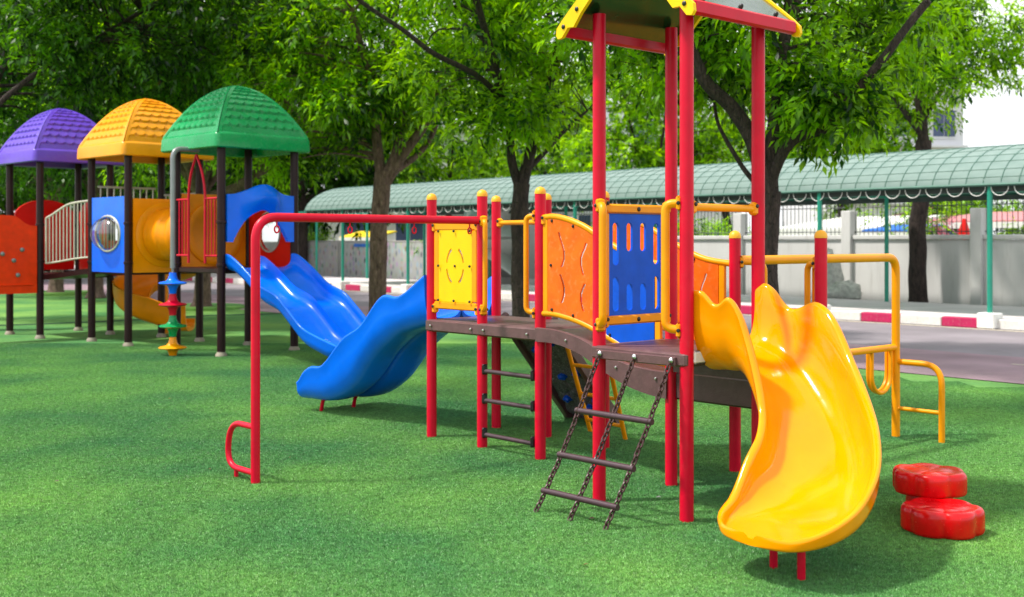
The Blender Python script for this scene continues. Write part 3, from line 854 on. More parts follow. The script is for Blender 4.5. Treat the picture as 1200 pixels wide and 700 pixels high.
def tree(name, base, label, limbs, crowns, m_leaf, m_bark, per=34, leaf=(.155, .058), seed=1, clump=(.36, .62), group='trees along the street'):
    """limbs: list of (points, r0, r1); crowns: list of (centre, radii, number of clumps)"""
    rnd = random.Random(seed)
    t = thing(name, base, label, 'tree', group)
    mb = MB(); samples = []
    for pts, r0, r1 in limbs:
        ln = smooth_line(pts, 7)
        m_ = len(ln)
        ln = [p + Vector((noise.noise(p * 1.3), noise.noise(p * 1.3 + Vector((9, 0, 0))), 0)) * .05 for p in ln]
        rs = [(r0 + (r1 - r0) * (i / (m_ - 1)) ** .8) * (1 + .10 * noise.noise(ln[i] * 3)) for i in range(m_)]
        if pts[0][2] < .1:
            rs = [r * (1 + .55 * math.exp(-i * 1.3)) for i, r in enumerate(rs)]
        mb.tube(ln, rs, 12)
        samples += [(p, rs[i]) for i, p in enumerate(ln) if p.z > 2.0]
    cen, rad = [], []
    for c, rr, n in crowns:
        c = Vector(c)
        for _ in range(n):
            while True:
                d = Vector((rnd.uniform(-1, 1), rnd.uniform(-1, 1), rnd.uniform(-1, 1)))
                if .18 < d.length < 1: break
            p = c + Vector((d.x * rr[0], d.y * rr[1], d.z * rr[2]))
            cen.append(p); rad.append(rnd.uniform(*clump))
    for p in cen:                                  # a branch from the nearest limb to every clump of leaves
        q, r = min(samples, key=lambda sm: (sm[0] - p).length + max(0, sm[0].z - p.z) * .9)
        L_ = (p - q).length
        if L_ > 4.2: continue
        mid = q.lerp(p, .5) + Vector((rnd.uniform(-.12, .12), rnd.uniform(-.12, .12), rnd.uniform(.02, .22))) * L_
        r0 = min(r * .6, .012 + .011 * L_)
        ln = smooth_line([q, mid, p], 4)
        mb.tube(ln, r0, 5, r2=.005)
    mb.build('trunk', m_bark, t, smooth=True, angle=80)
    leaves_mesh('crown', [tuple(p) for p in cen], rad, per, leaf[0], leaf[1], m_leaf, t, seed=seed)
    return t

def on(px, t): s = st_s(px, t); return ST(s, t, 0)
# tree 1: pale trunk behind the swing beam
b1 = on(443, -.25); Y = b1.y
tree('street_tree', b1, 'tree with pale brown trunk standing between the blue slides', [
    ([b1, at(444, 300, Y), at(446, 235, Y), at(449, 200, Y)], .155, .15),
    ([at(448, 212, Y), at(441, 165, Y), at(440, 110, Y - .3), at(420, 40, Y - .6), at(398, -40, Y - .8)], .11, .05),
    ([at(450, 210, Y), at(464, 180, Y), at(472, 140, Y + .4), at(462, 60, Y + .8), at(470, -30, Y + 1)], .10, .04),
    ([at(452, 214, Y), at(485, 165, Y), at(508, 130, Y), at(518, 90, Y - .2), at(560, 30, Y - .4)], .10, .04),
    ([at(455, 208, Y), at(500, 170, Y + .6), at(535, 95, Y + .8), at(590, 70, Y + .9)], .07, .03)],
    [((b1.x, Y + .5, 5.1), (2.6, 2.5, 1.7), 72), ((b1.x - .6, Y - .3, 3.9), (2.0, 1.5, .6), 20), ((b1.x - 1.6, Y + .5, 3.2), (.9, .6, .5), 7), ((b1.x, Y, 7.2), (2.6, 2.6, 1.3), 30), ((b1.x - 1.2, Y - 5.5, 7.2), (3.4, 2.8, .9), 24), ((b1.x - 1, Y - 9.0, 6.8), (2.6, 1.8, .7), 9)],
    'leaf_mid', 'bark_pale', seed=3)
# tree 2: dark trunk in the middle
b2 = on(611, -.25); Y = b2.y
tree('street_tree', b2, 'dark trunked tree rising behind the ladder posts of the red play set', [
    ([b2, at(610, 320, Y), at(609, 260, Y), at(612, 215, Y)], .135, .13),
    ([at(611, 225, Y), at(601, 190, Y), at(588, 110, Y - .3), at(560, 10, Y - .7), at(548, -60, Y - .9)], .085, .04),
    ([at(612, 222, Y), at(621, 180, Y), at(636, 120, Y), at(660, 55, Y + .2), at(678, -20, Y + .3)], .10, .05),
    ([at(590, 118, Y - .3), at(557, 88, Y - .9), at(505, 60, Y - 1.3), at(463, 28, Y - 1.5), at(414, -5, Y - 1.7)], .05, .028),
    ([at(645, 92, Y), at(655, 40, Y - .3), at(635, 0, Y - .6), at(625, -50, Y - .8)], .04, .02),
    ([at(618, 200, Y), at(655, 160, Y + .5), at(690, 130, Y + .8)], .055, .02),
    ([at(590, 110, Y - .3), Vector((b2.x - .8, Y - 2.2, 5.6)), Vector((b2.x - .7, Y - 4.5, 6.4)), Vector((b2.x - .6, Y - 7, 6.9))], .06, .025)],
    [((b2.x, Y + .4, 4.85), (2.2, 2.0, 1.5), 48), ((b2.x - .2, Y - .4, 3.25), (.65, .5, .38), 9), ((b2.x - .8, Y, 6.5), (2.4, 2.2, 1.2), 26), ((b2.x - .6, Y - 6.6, 6.6), (2.8, 2.6, .8), 20), ((b2.x - 1.5, Y - 3.2, 6.0), (2.4, 1.6, .8), 12)],
    'leaf_bright', 'bark_dark', seed=5)
# tree 3: thick dark trunk behind the roofed tower
b3 = on(905, -.25); Y = b3.y
tree('street_tree', b3, 'thick dark forked tree behind the right posts of the roofed tower', [
    ([b3, at(903, 360, Y), at(899, 290, Y), at(902, 225, Y)], .125, .13),
    ([at(900, 235, Y), at(884, 170, Y), at(858, 128, Y), at(825, 95, Y - .2), at(808, 45, Y - .3), at(800, -30, Y - .4)], .12, .06),
    ([at(902, 232, Y), at(907, 150, Y), at(915, 70, Y + .2), at(932, 0, Y + .3), at(936, -60, Y + .3)], .105, .06),
    ([at(903, 215, Y), at(930, 165, Y - .3), at(975, 147, Y - .6), at(1010, 100, Y - .7), at(1045, 55, Y - .8), at(1088, 2, Y - .9)], .075, .045),
    ([at(907, 130, Y), Vector((b3.x, Y - 1.5, 5.3)), Vector((b3.x - .3, Y - 3.4, 6.0)), Vector((b3.x - .6, Y - 5.4, 6.5))], .06, .025),
    ([at(896, 225, Y), at(868, 195, Y + .3), at(845, 150, Y + .5), at(838, 118, Y + .6)], .04, .02)],
    [((b3.x + .15, Y + .75, 4.65), (2.2, 1.5, 1.35), 54), ((b3.x + .50, Y - .3, 3.15), (.50, .5, .45), 14), ((b3.x - 1.2, Y + .9, 4.4), (1.4, 1.0, .9), 14), ((b3.x, Y, 6.2), (2.5, 2.2, .9), 22), ((b3.x - .6, Y - 5.0, 6.3), (2.4, 2.4, .8), 16), ((b3.x - .4, Y - 2.3, 5.9), (2.2, 1.3, .7), 10)],
    'leaf_mid', 'bark_dark', seed=8, clump=(.32, .54))
# tree 4: between shelter and wall, right
b4 = on(1076, 11.45); Y = b4.y
tree('wall_tree', b4, 'slim dark trunk rising behind the shelter roof beside the grey wall', [
    ([b4, at(1075, 300, Y), at(1079, 230, Y), at(1082, 165, Y)], .20, .17),
    ([at(1082, 170, Y), at(1078, 110, Y), at(1085, 30, Y), at(1080, -50, Y)], .13, .06),
    ([at(1081, 160, Y), at(1050, 120, Y - .4), at(1020, 60, Y - .8)], .08, .03),
    ([at(1081, 140, Y), at(1110, 90, Y + .4), at(1128, 20, Y + .6), at(1170, -10, Y)], .07, .02)],
    [((b4.x - .2, Y - .2, 5.9), (1.75, 1.8, 2.0), 46), ((b4.x + .7, Y, 6.3), (1.1, 1.2, .8), 8), ((b4.x + 1.75, Y - .2, 5.9), (.8, .8, 1.0), 9)],
    'leaf_bright', 'bark_dark', seed=12, clump=(.4, .7))
# left hand trees along the turf edge
for k, (px, sd, lab) in enumerate([(236, 21, 'tree rising behind the green roofed tower, its trunk hidden by dark posts'),
                                   (112, 22, 'tree with trunk seen under the blue bubble window panel'),
                                   (66, 23, 'tree with trunk seen under the cream railing bridge'),
                                   (-70, 24, 'dark tree at the left edge of the photo, trunk out of sight')]):
    b = on(px, -.5); Y = b.y
    rnd = random.Random(sd)
    h = b.z
    lm = [([b, b + Vector((.05, 0, 1.4)), b + Vector((-.05, .1, 2.7))], .19, .16)]
    for q in range(5):
        a = q * 1.256 + rnd.random()
        lm.append(([b + Vector((-.05, .1, 2.5)), b + Vector((.9 * math.cos(a), .9 * math.sin(a), 3.9)), b + Vector((1.9 * math.cos(a), 1.9 * math.sin(a), 5.6)), b + Vector((2.4 * math.cos(a), 2.4 * math.sin(a), 7.5))], .12, .04))
    if k == 0:
        lm.append(([b + Vector((0, 0, 2.4)), at(285, 215, Y - .5), at(346, 160, Y - 1.6), at(334, 115, Y - 2.2), at(314, 55, Y - 2.6), at(300, -25, Y - 2.8)], .13, .06))
        lm.append(([at(346, 160, Y - 1.6), at(372, 95, Y - 2.0), at(392, 20, Y - 2.2)], .06, .03))
    tree('street_tree', b, lab, lm, [((b.x, Y, 4.9), (3.4, 3.2, 2.1), 90), ((b.x, Y, 7.6), (3.4, 3.2, 1.5), 44)],
         ['leaf_mid', 'leaf_deep', 'leaf_deep', 'leaf_deep'][k], ['bark_pale', 'bark_pale', 'bark_pale', 'bark_dark'][k], per=40, leaf=(.16, .06), seed=sd, clump=(.5, .9))
# nearer tree over the left play towers and the canopy that hangs in from above
bn = Vector((-9.6, 19.2, 0))
tree('shade_tree', bn, 'broad dark tree spreading over the purple and yellow roofs', [
    ([bn, bn + Vector((0, 0, 1.6)), bn + Vector((.2, .1, 3.0))], .22, .18),
    ([bn + Vector((.2, .1, 2.9)), bn + Vector((1.2, .6, 4.2)), bn + Vector((3.0, 1.4, 5.6)), bn + Vector((4.8, 1.6, 6.8))], .06, .03),
    ([bn + Vector((.2, .1, 2.9)), bn + Vector((.4, 1.5, 4.5)), bn + Vector((1.2, 3, 6.4))], .12, .05),
    ([bn + Vector((.2, .1, 2.9)), bn + Vector((-1.2, -.4, 4.5)), bn + Vector((-2, -1, 6.2))], .12, .05)],
    [((bn.x + 2.6, bn.y + 1.6, 5.6), (3.6, 2.2, 1.5), 80), ((bn.x + .3, bn.y + 2.4, 4.2), (3.0, 1.2, .9), 26), ((bn.x + 2.5, bn.y + 1.5, 7.6), (3.6, 2.2, 1.2), 34)],
    'leaf_deep', 'bark_dark', per=44, leaf=(.15, .055), seed=31, clump=(.5, .85), group='trees round the playground')
# trees in the second row, behind the wall
row = [(300, 19, 'leaf_mid', 3.6, 'round tree behind the wall seen between the left towers and first pale trunk'),
       (395, 22, 'leaf_mid', 3.4, 'tree behind the wall left of the pale trunk'),
       (525, 20, 'leaf_bright', 3.0, 'sunlit tree behind the wall between the two middle trunks'),
       (655, 22, 'leaf_bright', 3.0, 'yellow green tree behind the wall right of the middle trunk'),
       (765, 20, 'leaf_bright', 2.9, 'sunlit tree behind the wall seen between the tall red posts'),
       (850, 24, 'leaf_bright', 3.0, 'bright tree behind the wall seen left of the forked tree'),
       (985, 20, 'leaf_mid', 2.6, 'tree behind the wall right of the forked tree')]
for k, (px, t_, lf, cr, lab) in enumerate(row):
    b = on(px, t_); Y = b.y; rnd = random.Random(40 + k)
    lm = [([b, b + Vector((.1, 0, 1.6)), b + Vector((0, .1, 3.0))], .18, .14)]
    for q in range(4):
        a = q * 1.57 + rnd.random()
        lm.append(([b + Vector((0, .1, 2.8)), b + Vector((.9 * math.cos(a), .9 * math.sin(a), 4.4)), b + Vector((1.8 * math.cos(a), 1.8 * math.sin(a), 6.6))], .11, .03))
    tree('background_tree', b, lab, lm, [((b.x, Y, 4.9), (cr, cr * .9, 1.9), 40), ((b.x, Y, 7.7), (cr * .9, cr * .8, 1.5), 22)],
         lf, 'bark_dark', per=30, leaf=(.24, .10), seed=60 + k, clump=(.6, 1.0), group='trees behind the wall')
# left backdrop
for k, (x, y, lab) in enumerate([(-28, 50, 'tall dark tree far behind the purple roof'), (-21, 46, 'tall dark tree far behind the yellow roof'), (-14, 44, 'tall dark tree far behind the green roof'),
                                 (-8.5, 46, 'tall dark tree far behind the pale trunk')]):
    b = Vector((x, y, 0)); rnd = random.Random(80 + k)
    lm = [([b, b + Vector((.1, 0, 2)), b + Vector((0, .1, 4.0))], .3, .2)]
    for q in range(4):
        a = q * 1.57 + rnd.random()
        lm.append(([b + Vector((0, .1, 3.8)), b + Vector((1.6 * math.cos(a), 1.6 * math.sin(a), 7)), b + Vector((3 * math.cos(a), 3 * math.sin(a), 11))], .16, .04))
    tree('background_tree', b, lab, lm, [((b.x, y, 7.4), (5.4, 4, 3.8), 90), ((b.x, y + 1, 3.6), (5.0, 2, 1.3), 34), ((b.x, y, 12.5), (4.6, 3.6, 2.4), 34)],
         'leaf_deep', 'bark_dark', per=24, leaf=(.36, .16), seed=90 + k, clump=(.9, 1.4), group='tall trees far behind the left towers')

# hedges and flowering shrubs behind the railing and walls
def shrub(px, t_, h, r, m, lab, seed, name='shrub', leaf=(.12, .05), per=46, n=10):
    b = on(px, t_)
    t = thing(name, b, lab, 'shrub')
    rnd = random.Random(seed)
    cen = [(b.x + rnd.uniform(-r, r), b.y + rnd.uniform(-r * .6, r * .6), rnd.uniform(.35, h)) for _ in range(n)]
    mb = MB()
    for c in cen:
        mb.tube(smooth_line([b, b.lerp(Vector(c), .5) + Vector((0, 0, .15)), Vector(c)], 3), .025, 5, r2=.006)
    mb.build('stems', 'bark_dark', t)
    leaves_mesh('foliage', cen, [rnd.uniform(.3, .5) for _ in cen], per, leaf[0], leaf[1], m, t, seed=seed, droop=.1)
    return t
shrub(760, 13.3, 2.25, 1.3, 'leaf_bright', 'bright hedge bush behind the railing between the tall red posts', 101, n=18)
shrub(835, 13.4, 2.3, 1.2, 'leaf_bright', 'leafy bush behind the railing left of the forked trunk', 102, n=18)
shrub(690, 13.6, 2.1, 1.2, 'leaf_mid', 'green bush behind the wall at the orange arched panel', 103, n=12)
shrub(1000, 21.5, 2.6, 1.5, 'leaf_bright', 'yellow green bush far behind the white awning', 104, n=16)
shrub(1050, 14.0, 2.3, .8, 'leaf_bright', 'thin young bush behind the railing right of the thin green post', 105, n=7, per=24)
shrub(1092, 15.0, 2.5, .55, 'petal_pink', 'pink flowering bush beside the slim wall tree', 106, name='flowering_shrub', n=7, per=26)
shrub(1118, 20.5, 2.9, 1.3, 'leaf_mid', 'green bush behind the pink awning left of the right pillar', 107, n=16)
shrub(1185, 20.5, 2.9, 1.3, 'leaf_mid', 'green bush behind the pink awning at the right edge', 108, n=16)
shrub(1150, 22, 2.9, 1.3, 'leaf_deep', 'dark bush directly behind the right wall pillar', 109, n=14)
shrub(1195, 13.4, 1.9, .5, 'leaf_bright', 'small sprig of leaves over the wall at the right edge', 110, n=4, per=16)
shrub(545, 14, 2.0, 1.3, 'leaf_mid', 'bush behind the wall left of the middle trunk', 111, n=14)
shrub(372, 13.5, 2.2, .6, 'leaf_bright', 'yellow green bush beside the double green posts', 112, n=8)

# dark green turf collars round the trunks
for px, w in ((445, .62), (611, .55), (905, .6), (236, .9), (66, .9)):
    c = on(px, -.45)
    if px in (445, 611, 905): c = on(px, -.25)
    mb = MB().lathe(Vector((c.x, c.y, 0)), [(w + .06, -.01), (w + .05, .05), (w, .075), (w - .08, .07), (.16, .055)], 28)
    tag(mb.build('tree_collar', 'turf'), 'green turf collar round the foot of the ' + {445: 'pale trunk', 611: 'middle dark trunk', 905: 'forked trunk', 236: 'trunk behind the green tower', 66: 'trunk under the cream railing'}[px], 'turf collar', 'turf collars round trunks')

# ------------------------------------------------------------------ RED AND YELLOW PLAY SET
CELL = .64
PS = thing('play_set', PL(1.5, .3), 'red, yellow and blue climbing play set with roofed tower and yellow curved slide', 'play set')
DZ = .90
def P(s, t, z=0.0): return PL(s, t, z)
posts = {'a': (0, 0, 1.86), 'b': (.59, 0, 1.87), 'd': (1.20, 0, 1.87), 'c': (.02, CELL, 1.86), 'e': (.60, CELL, 1.86), 'g': (1.20, CELL, 1.86),
         'i': (2.36, CELL, 1.565), 'j': (3.0, CELL, 1.565)}
PR = .038
for k, (s, t, h) in posts.items():
    c = P(s, t)
    o = MB().tube([c, c + ZV * (h - .05)], PR, 20).build('post', 'red_paint', PS, label='short red post with yellow cap')
    MB().lathe(c + ZV * (h - .05), [(PR + .002, 0), (PR + .002, .012), (PR * .92, .03), (PR * .6, .043), (.002, .05)], 18).build('cap', 'yellow_cap', o)
tall = {'A': (2.36, -CELL), 'B': (3.0, -CELL), 'C': (2.36, 0), 'D': (3.0, 0)}
for k, (s, t) in tall.items():
    c = P(s, t)
    MB().tube([c, c + ZV * 2.80], PR, 20).build('post', 'red_paint', PS, label='tall red post carrying the roof')

# decks -------------------------------------------------
def deck_slab(s0, s1, t0, t1, z, th=.09, name='deck'):
    c = P((s0 + s1) / 2, (t0 + t1) / 2, z - th / 2)
    return MB().box(c, UPV, VPV, ZV, s1 - s0, t1 - t0, th, .012).build(name, 'brown_coat', PS)
deck_slab(-.03, 1.24, -.045, CELL + .045, DZ)
deck_slab(2.36 - .03, 3.03, -CELL - .045, -.005, DZ, .075)
LZ = .70
deck_slab(2.33, 3.05, 0.0, CELL + .045, LZ, .17, 'lower_deck')
# riser between both deck heights
MB().box(P(2.68, -.01, .78), UPV, VPV, ZV, .70, .02, .16).build('deck_riser', 'brown_coat', PS)
# curved bridge
xs = [1.20, 1.40, 1.62, 1.80, 2.0, 2.2, 2.40]
zt = [.90, .895, .855, .79, .725, .70, .695]
th = [.09, .09, .10, .115, .13, .15, .165]
rings = []
for i in range(25):
    s = 1.20 + 1.16 * i / 24
    z, h = ci(s, xs, zt), ci(s, xs, th)
    rings.append([P(s, -.05, z - h), P(s, -.05, z), P(s, -.035, z + .006), P(s, -.02, z - .012), P(s, CELL + .02, z - .012), P(s, CELL + .035, z + .006), P(s, CELL + .05, z), P(s, CELL + .05, z - h), P(s, CELL + .02, z - .05), P(s, -.02, z - .05)])
MB().loft(rings, True, True).build('curved_bridge', 'brown_coat', PS)

# bridge side panels -----------------------------------
def bridge_top(s): return ci(s, [1.2, 1.36, 1.6, 1.85, 2.1, 2.36], [1.655, 1.66, 1.60, 1.48, 1.38, 1.345])
def bridge_bot(s): return ci(s, [1.2, 1.36, 1.6, 1.85, 2.1, 2.36], [1.0, 1.0, .955, .87, .775, .735])
def bridge_panel(t, s0, s1, m, label, wavy=True):
    nrm = lambda a, b: -VPV
    def mp(a, b):
        s = s0 + (s1 - s0) * a
        z0, z1 = bridge_bot(s) + .01, bridge_top(s) - .01
        return P(s, t, z0 + (z1 - z0) * b)
    def mask(a, b):
        if not wavy: return True
        for c, ph in ((.27, 0), (.70, math.pi)):
            for lo, hi in ((.12, .42), (.50, .86)):
                if lo < b < hi and abs(a - c - .055 * math.sin((b - lo) * 12 + ph)) < .020 and not .44 < b < .48: return False
        return True
    n = 100 if wavy else 20
    pn = plate(mp, n, n, mask, .014, nrm).build('side_panel', m, PS, label=label, angle=30)
    for b in (.03, .5, .97):
        for a in ((.08, .5) if b != .5 else (.06,)):
            bolt(pn, mp(a, b) - VPV * .014, -VPV)
    return pn
for t in (0.0, CELL):
    fr = MB()
    fr.tube([P(s, t, bridge_top(s)) for s in [1.2 + 1.16 * i / 20 for i in range(21)]], .021, 12)
    fr.build('rail', 'yellow_paint', PS)
    MB().tube([P(s, t, bridge_bot(s)) for s in [1.2 + 1.16 * i / 20 for i in range(21)]], .021, 12).build('rail', 'yellow_paint', PS)
    for s in (1.26, 1.80, 2.26):
        MB().box(P(s, t, (bridge_top(s) + bridge_bot(s)) / 2), UPV, VPV, ZV, .05, .026, bridge_top(s) - bridge_bot(s) - .02, .006).build('rail_stile', 'yellow_paint', PS)
bridge_panel(0.0, 1.29, 1.77, 'orange_panel', 'orange panel with wavy slots')
bridge_panel(0.0, 1.83, 2.235, 'blue_panel', 'blue lower panel of the bridge', False)
bridge_panel(CELL, 1.29, 1.77, 'orange_panel', 'orange far side panel', False)
bridge_panel(CELL, 1.83, 2.235, 'orange_panel', 'orange far side panel with wavy slots')

# clamps: yellow bracket on a post with a black bolt
def clamp(s, t, z, d, w=.05):
    d = Vector(d).normalized()
    c = P(s, t, z) + d * .045
    side = d.cross(ZV)
    o = MB().box(c, d, side, ZV, .045, w, .075, .012).build('clamp', 'yellow_paint', PS)
    bolt(o, c + side * (w / 2) + ZV * .015, side, .012)
    bolt(o, c - side * (w / 2) + ZV * .015, -side, .012)
# yellow panel between a and b ------------------------
def pmap(s0, s1, t0, t1, z0, z1):
    return lambda a, b: P(s0 + (s1 - s0) * a, t0 + (t1 - t0) * a, z0 + (z1 - z0) * b)
def ymask(a, b):
    x, z = (a - .5) * .42, (b - .5) * .58
    r = math.hypot(x / .105, z / .145); an = math.degrees(math.atan2(abs(z), abs(x)))
    return not (abs(r - 1) < .085 and 14 < an < 72)
mp = pmap(.10, .49, 0, 0, 1.04, 1.58)
yp = plate(mp, 110, 130, ymask, .014, lambda a, b: -VPV).build('end_panel', 'yellow_panel', PS, label='yellow panel with four curved slots')
for a in (.03, .5, .97):
    for b in (.02, .5, .98):
        bolt(yp, mp(a, b) - VPV * (.014 + (0 if a == .5 and b == .5 else .012)), -VPV, .010)
for z in (1.605, 1.012):
    MB().box(P(.295, 0, z), UPV, VPV, ZV, .50, .036, .062, .010).build('panel_frame', 'yellow_paint', PS)
for s in (.075, .515):
    MB().box(P(s, 0, 1.31), UPV, VPV, ZV, .062, .034, .53, .008).build('panel_frame', 'yellow_paint', PS)
for s, d in ((0, UPV), (.59, -UPV)):
    clamp(s, 0, 1.60, d); clamp(s, 0, .985, d)

# bolts through the deck edge beside the posts
for s_b in (.05, .52, .66, 1.12, 1.50, 1.95, 2.28):
    zb = (DZ if s_b < 1.2 else ci(s_b, xs, zt)) - .045
    bolt(PS, P(s_b, -.052, zb), -VPV, .010, 'steel')
# grab rails ------------------------------------------
def grab(s, t, ds, dt, z0, z1, reach=.075, r=.0185, out=.05):
    "loop handle on the post (s,t), bulging along the opening (ds) and outwards (dt)"
    b = P(s, t); du = UPV * ds + VPV * dt
    off = du.normalized() * reach
    pts = fillet([b + ZV * z1 + du.normalized() * .03, b + ZV * (z1 - .01) + off + ZV * .005, b + off + ZV * (z1 - .12), b + off + ZV * (z0 + .12), b + off + ZV * (z0 + .01), b + ZV * z0 + du.normalized() * .03], .07)
    o = MB().tube(pts, r, 12).build('grab_rail', 'yellow_paint', PS)
    for z in (z0, z1):
        c = b + ZV * z + du.normalized() * .040
        MB().box(c, du, du.cross(ZV), ZV, .03, .055, .08, .010).build('bracket', 'yellow_paint', o)
        bolt(o, c + du.cross(ZV).normalized() * .028, du.cross(ZV), .011)
        bolt(o, c - du.cross(ZV).normalized() * .028, -du.cross(ZV), .011)
grab(.59, 0, 1, -.5, 1.00, 1.64, .085)
grab(1.20, 0, -1, -.35, 1.00, 1.67, .11)
# far side rail c to e, rail with drop at e
MB().tube([P(.02, CELL, 1.64), P(.60, CELL, 1.64)], .019, 12).build('rail', 'yellow_paint', PS)
clamp(.02, CELL, 1.64, UPV); clamp(.60, CELL, 1.64, -UPV); clamp(1.20, 0, 1.64, UPV)
# tower entrance A-B
grab(2.36, -CELL, 1, -.75, 1.02, 1.70, .125, .024)
grab(3.0, -CELL, -1, -.55, 1.02, 1.70, .115, .024)
# blue slotted panel on the side A-C
def bmask(a, b):
    x, z = (a - .5) * .50, b * .60
    for cx in (-.18, -.06, .06, .18):
        edge = abs(cx) > .1
        for lo, hi in (((.03, .22) if edge else (.03, .18)), ((.30, .54) if edge else (.38, .54))):
            zc = min(max(z, lo + .022), hi - .022)
            if math.hypot(x - cx, z - zc) < .026 and lo > .2: return False
            if math.hypot(x - cx, z - zc) < .026 and lo < .2: return False
    return True
bp_ = lambda a, b: P(2.36, -CELL + .07 + .50 * a, 1.06 + .60 * b)
bpan = plate(bp_, 125, 150, bmask, .016, lambda a, b: -UPV).build('slotted_panel', 'blue_panel', PS, label='blue panel with eight upright slots')
for z in (1.685, 1.035):
    MB().box(P(2.36, -CELL / 2, z), VPV, UPV, ZV, .56, .036, .055, .010).build('panel_frame', 'yellow_paint', PS)
    bolt(PS, P(2.36 + .018, -CELL / 2, z), UPV, .014)
for t in (-CELL + .05, -.05):
    MB().box(P(2.36, t, 1.36), VPV, UPV, ZV, .045, .034, .60, .008).build('panel_frame', 'yellow_paint', PS)
for t, d in ((-CELL, VPV), (0, -VPV)):
    clamp(2.36, t, 1.70, d); clamp(2.36, t, 1.03, d)
# rail across the slide opening B-D
MB().tube([P(3.0, -CELL + .03, 1.68), P(3.0, -.03, 1.68)], .021, 12).build('rail', 'yellow_paint', PS)
clamp(3.0, -CELL, 1.68, VPV, .05); clamp(3.0, 0, 1.68, -VPV, .05)
# i-j opening handles and climbing frame beyond
grab(2.36, CELL, 1, 1.0, .78, 1.36, .19, .019)
grab(3.0, CELL, -1, .35, .78, 1.36, .13, .019)
grab(3.0, CELL, -1, .9, .78, 1.36, .13, .019)
K = P(2.38, CELL + 1.99)
bar = fillet([P(2.36, CELL + .03, 1.37), K + ZV * 1.37, K], .11)
fo = MB().tube(bar, .031, 16).build('climbing_frame', 'yellow_paint', PS, label='yellow overhead bar bent down to the ground')
MB().tube([P(2.36, CELL + .03, .685), K + ZV * .685], .026, 12).build('lower_bar', 'yellow_paint', fo)
for t0 in (.5, 1.08, 1.66):
    for dd in (0, .05):
        u0 = P(2.37 - dd * 1.2, CELL + t0 + dd, .685)
        u1 = P(2.37 - dd * 1.2, CELL + t0 + .27 + dd, .685)
        arc = [u0] + [u0.lerp(u1, .5 - .5 * math.cos(math.pi * k / 12)) - ZV * (.20 + .135 * math.sin(math.pi * k / 12)) for k in range(13)] + [u1]
        MB().tube(arc, .016, 8).build('hanging_loop', 'yellow_paint', fo)
side = fillet([K + ZV * .575, K + UPV * .37 + ZV * .575, K + UPV * .37], .15)
MB().tube(side, .023, 12).build('side_step', 'yellow_paint', fo)
MB().tube([K + ZV * .22, K + UPV * .37 + ZV * .22], .016, 10).build('step_rung', 'yellow_paint', fo)

# ladder between b and d -------------------------------
for z in (.558, .347, .10):
    o = MB().tube([P(.59 + PR, -.02, z), P(1.20 - PR, -.02, z)], .0165, 12).build('rung', 'rung_purple', PS, label='dark rung between two red posts')
    for s in (.59 + PR + .012, 1.20 - PR - .012):
        MB().box(P(s, -.02, z + .012), UPV, VPV, ZV, .028, .05, .075, .012).build('bracket', 'black_plastic', o)
# horizontal bar with foot loop ------------------------
S_ = P(.59, -1.85)
bt = 1.645
sw = MB().tube(fillet([P(.59, -.03, bt), S_ + ZV * bt, S_], .15, 10), .0285, 18).build('overhead_bar', 'red_paint', PS, label='long red bar bent down to the ground')
for t in (-.12, -.62, -1.15, -1.70):
    c = P(.59, t, bt - .045)
    MB().tube([c + ZV * .02 + VPV * .0] + [c + VPV * (.017 * math.sin(a)) - ZV * (.03 - .022 * math.cos(a)) for a in [2 * math.pi * k / 10 for k in range(11)]], .0055, 6).build('hook', 'red_paint', sw)
lp = fillet([S_ + ZV * .345, S_ - UPV * .32 + ZV * .345, S_ - UPV * .36 + ZV * .06, S_ + ZV * .06], .14, 9)
MB().tube(lp, .019, 12).build('foot_loop', 'red_paint', sw)
MB().tube([S_ - UPV * .24 + ZV * .07, S_ - UPV * .24], .014, 8).build('loop_foot', 'red_paint', sw)

# chain net --------------------------------------------
def link(mb, p, d, x, L_=.034, w=.0125, r=.0056):
    pts = []
    for k in range(12):
        a = 2 * math.pi * k / 12
        q = math.cos(a) * w, math.sin(a) * w + (L_ / 2 - w) * (1 if math.sin(a) >= 0 else -1)
        pts.append(p + x * q[0] + d * q[1])
    mb.tube(pts, r, 5, loop=True)
cl = MB().box(P(2.68, -CELL - .055, DZ - .045), UPV, VPV, ZV, .58, .02, .05, .004).build('chain_ladder', 'brown_coat', PS, label='dark chain ladder with three rungs')
def chain_pt(s, q):
    "q from 0 at the deck to 1 at the ground: a slightly slack line"
    dt = -.38 * q
    s = s - .115 * q
    return P(s, -CELL - .075 + dt, .84 * (1 - q) - .035 * math.sin(math.pi * q) * 1.0 + .012)
for s in (2.43, 2.69, 2.95):
    mb = MB(); n = 44; prev = chain_pt(s, 0)
    L_tot = 0; q = 0; k = 0
    step = .024
    pos = chain_pt(s, 0)
    while q < 1:
        q2 = q + .004
        p2 = chain_pt(s, q2)
        L_tot += (p2 - pos).length; pos = p2; q = q2
        if L_tot >= step:
            L_tot = 0
            d = (chain_pt(s, min(q + .01, 1.01)) - chain_pt(s, q - .01)).normalized()
            x = UPV if k % 2 else d.cross(UPV).normalized()
            jit = Vector((random.uniform(-.002, .002), random.uniform(-.002, .002), 0))
            link(mb, pos + jit, d, x); k += 1
    mb.build('chain', 'chain_metal', cl)
    MB().lathe(P(s, -CELL - .066, DZ - .04), [(.016, 0), (.016, .008), (.009, .014), (.001, .018)], 8, -VPV).build('bolt', 'steel', cl)
for q in (.33, .61, .86):
    a, b = chain_pt(2.41, q), chain_pt(2.97, q)
    MB().tube([a, b], .0175, 12).build('rung', 'rung_purple', cl)

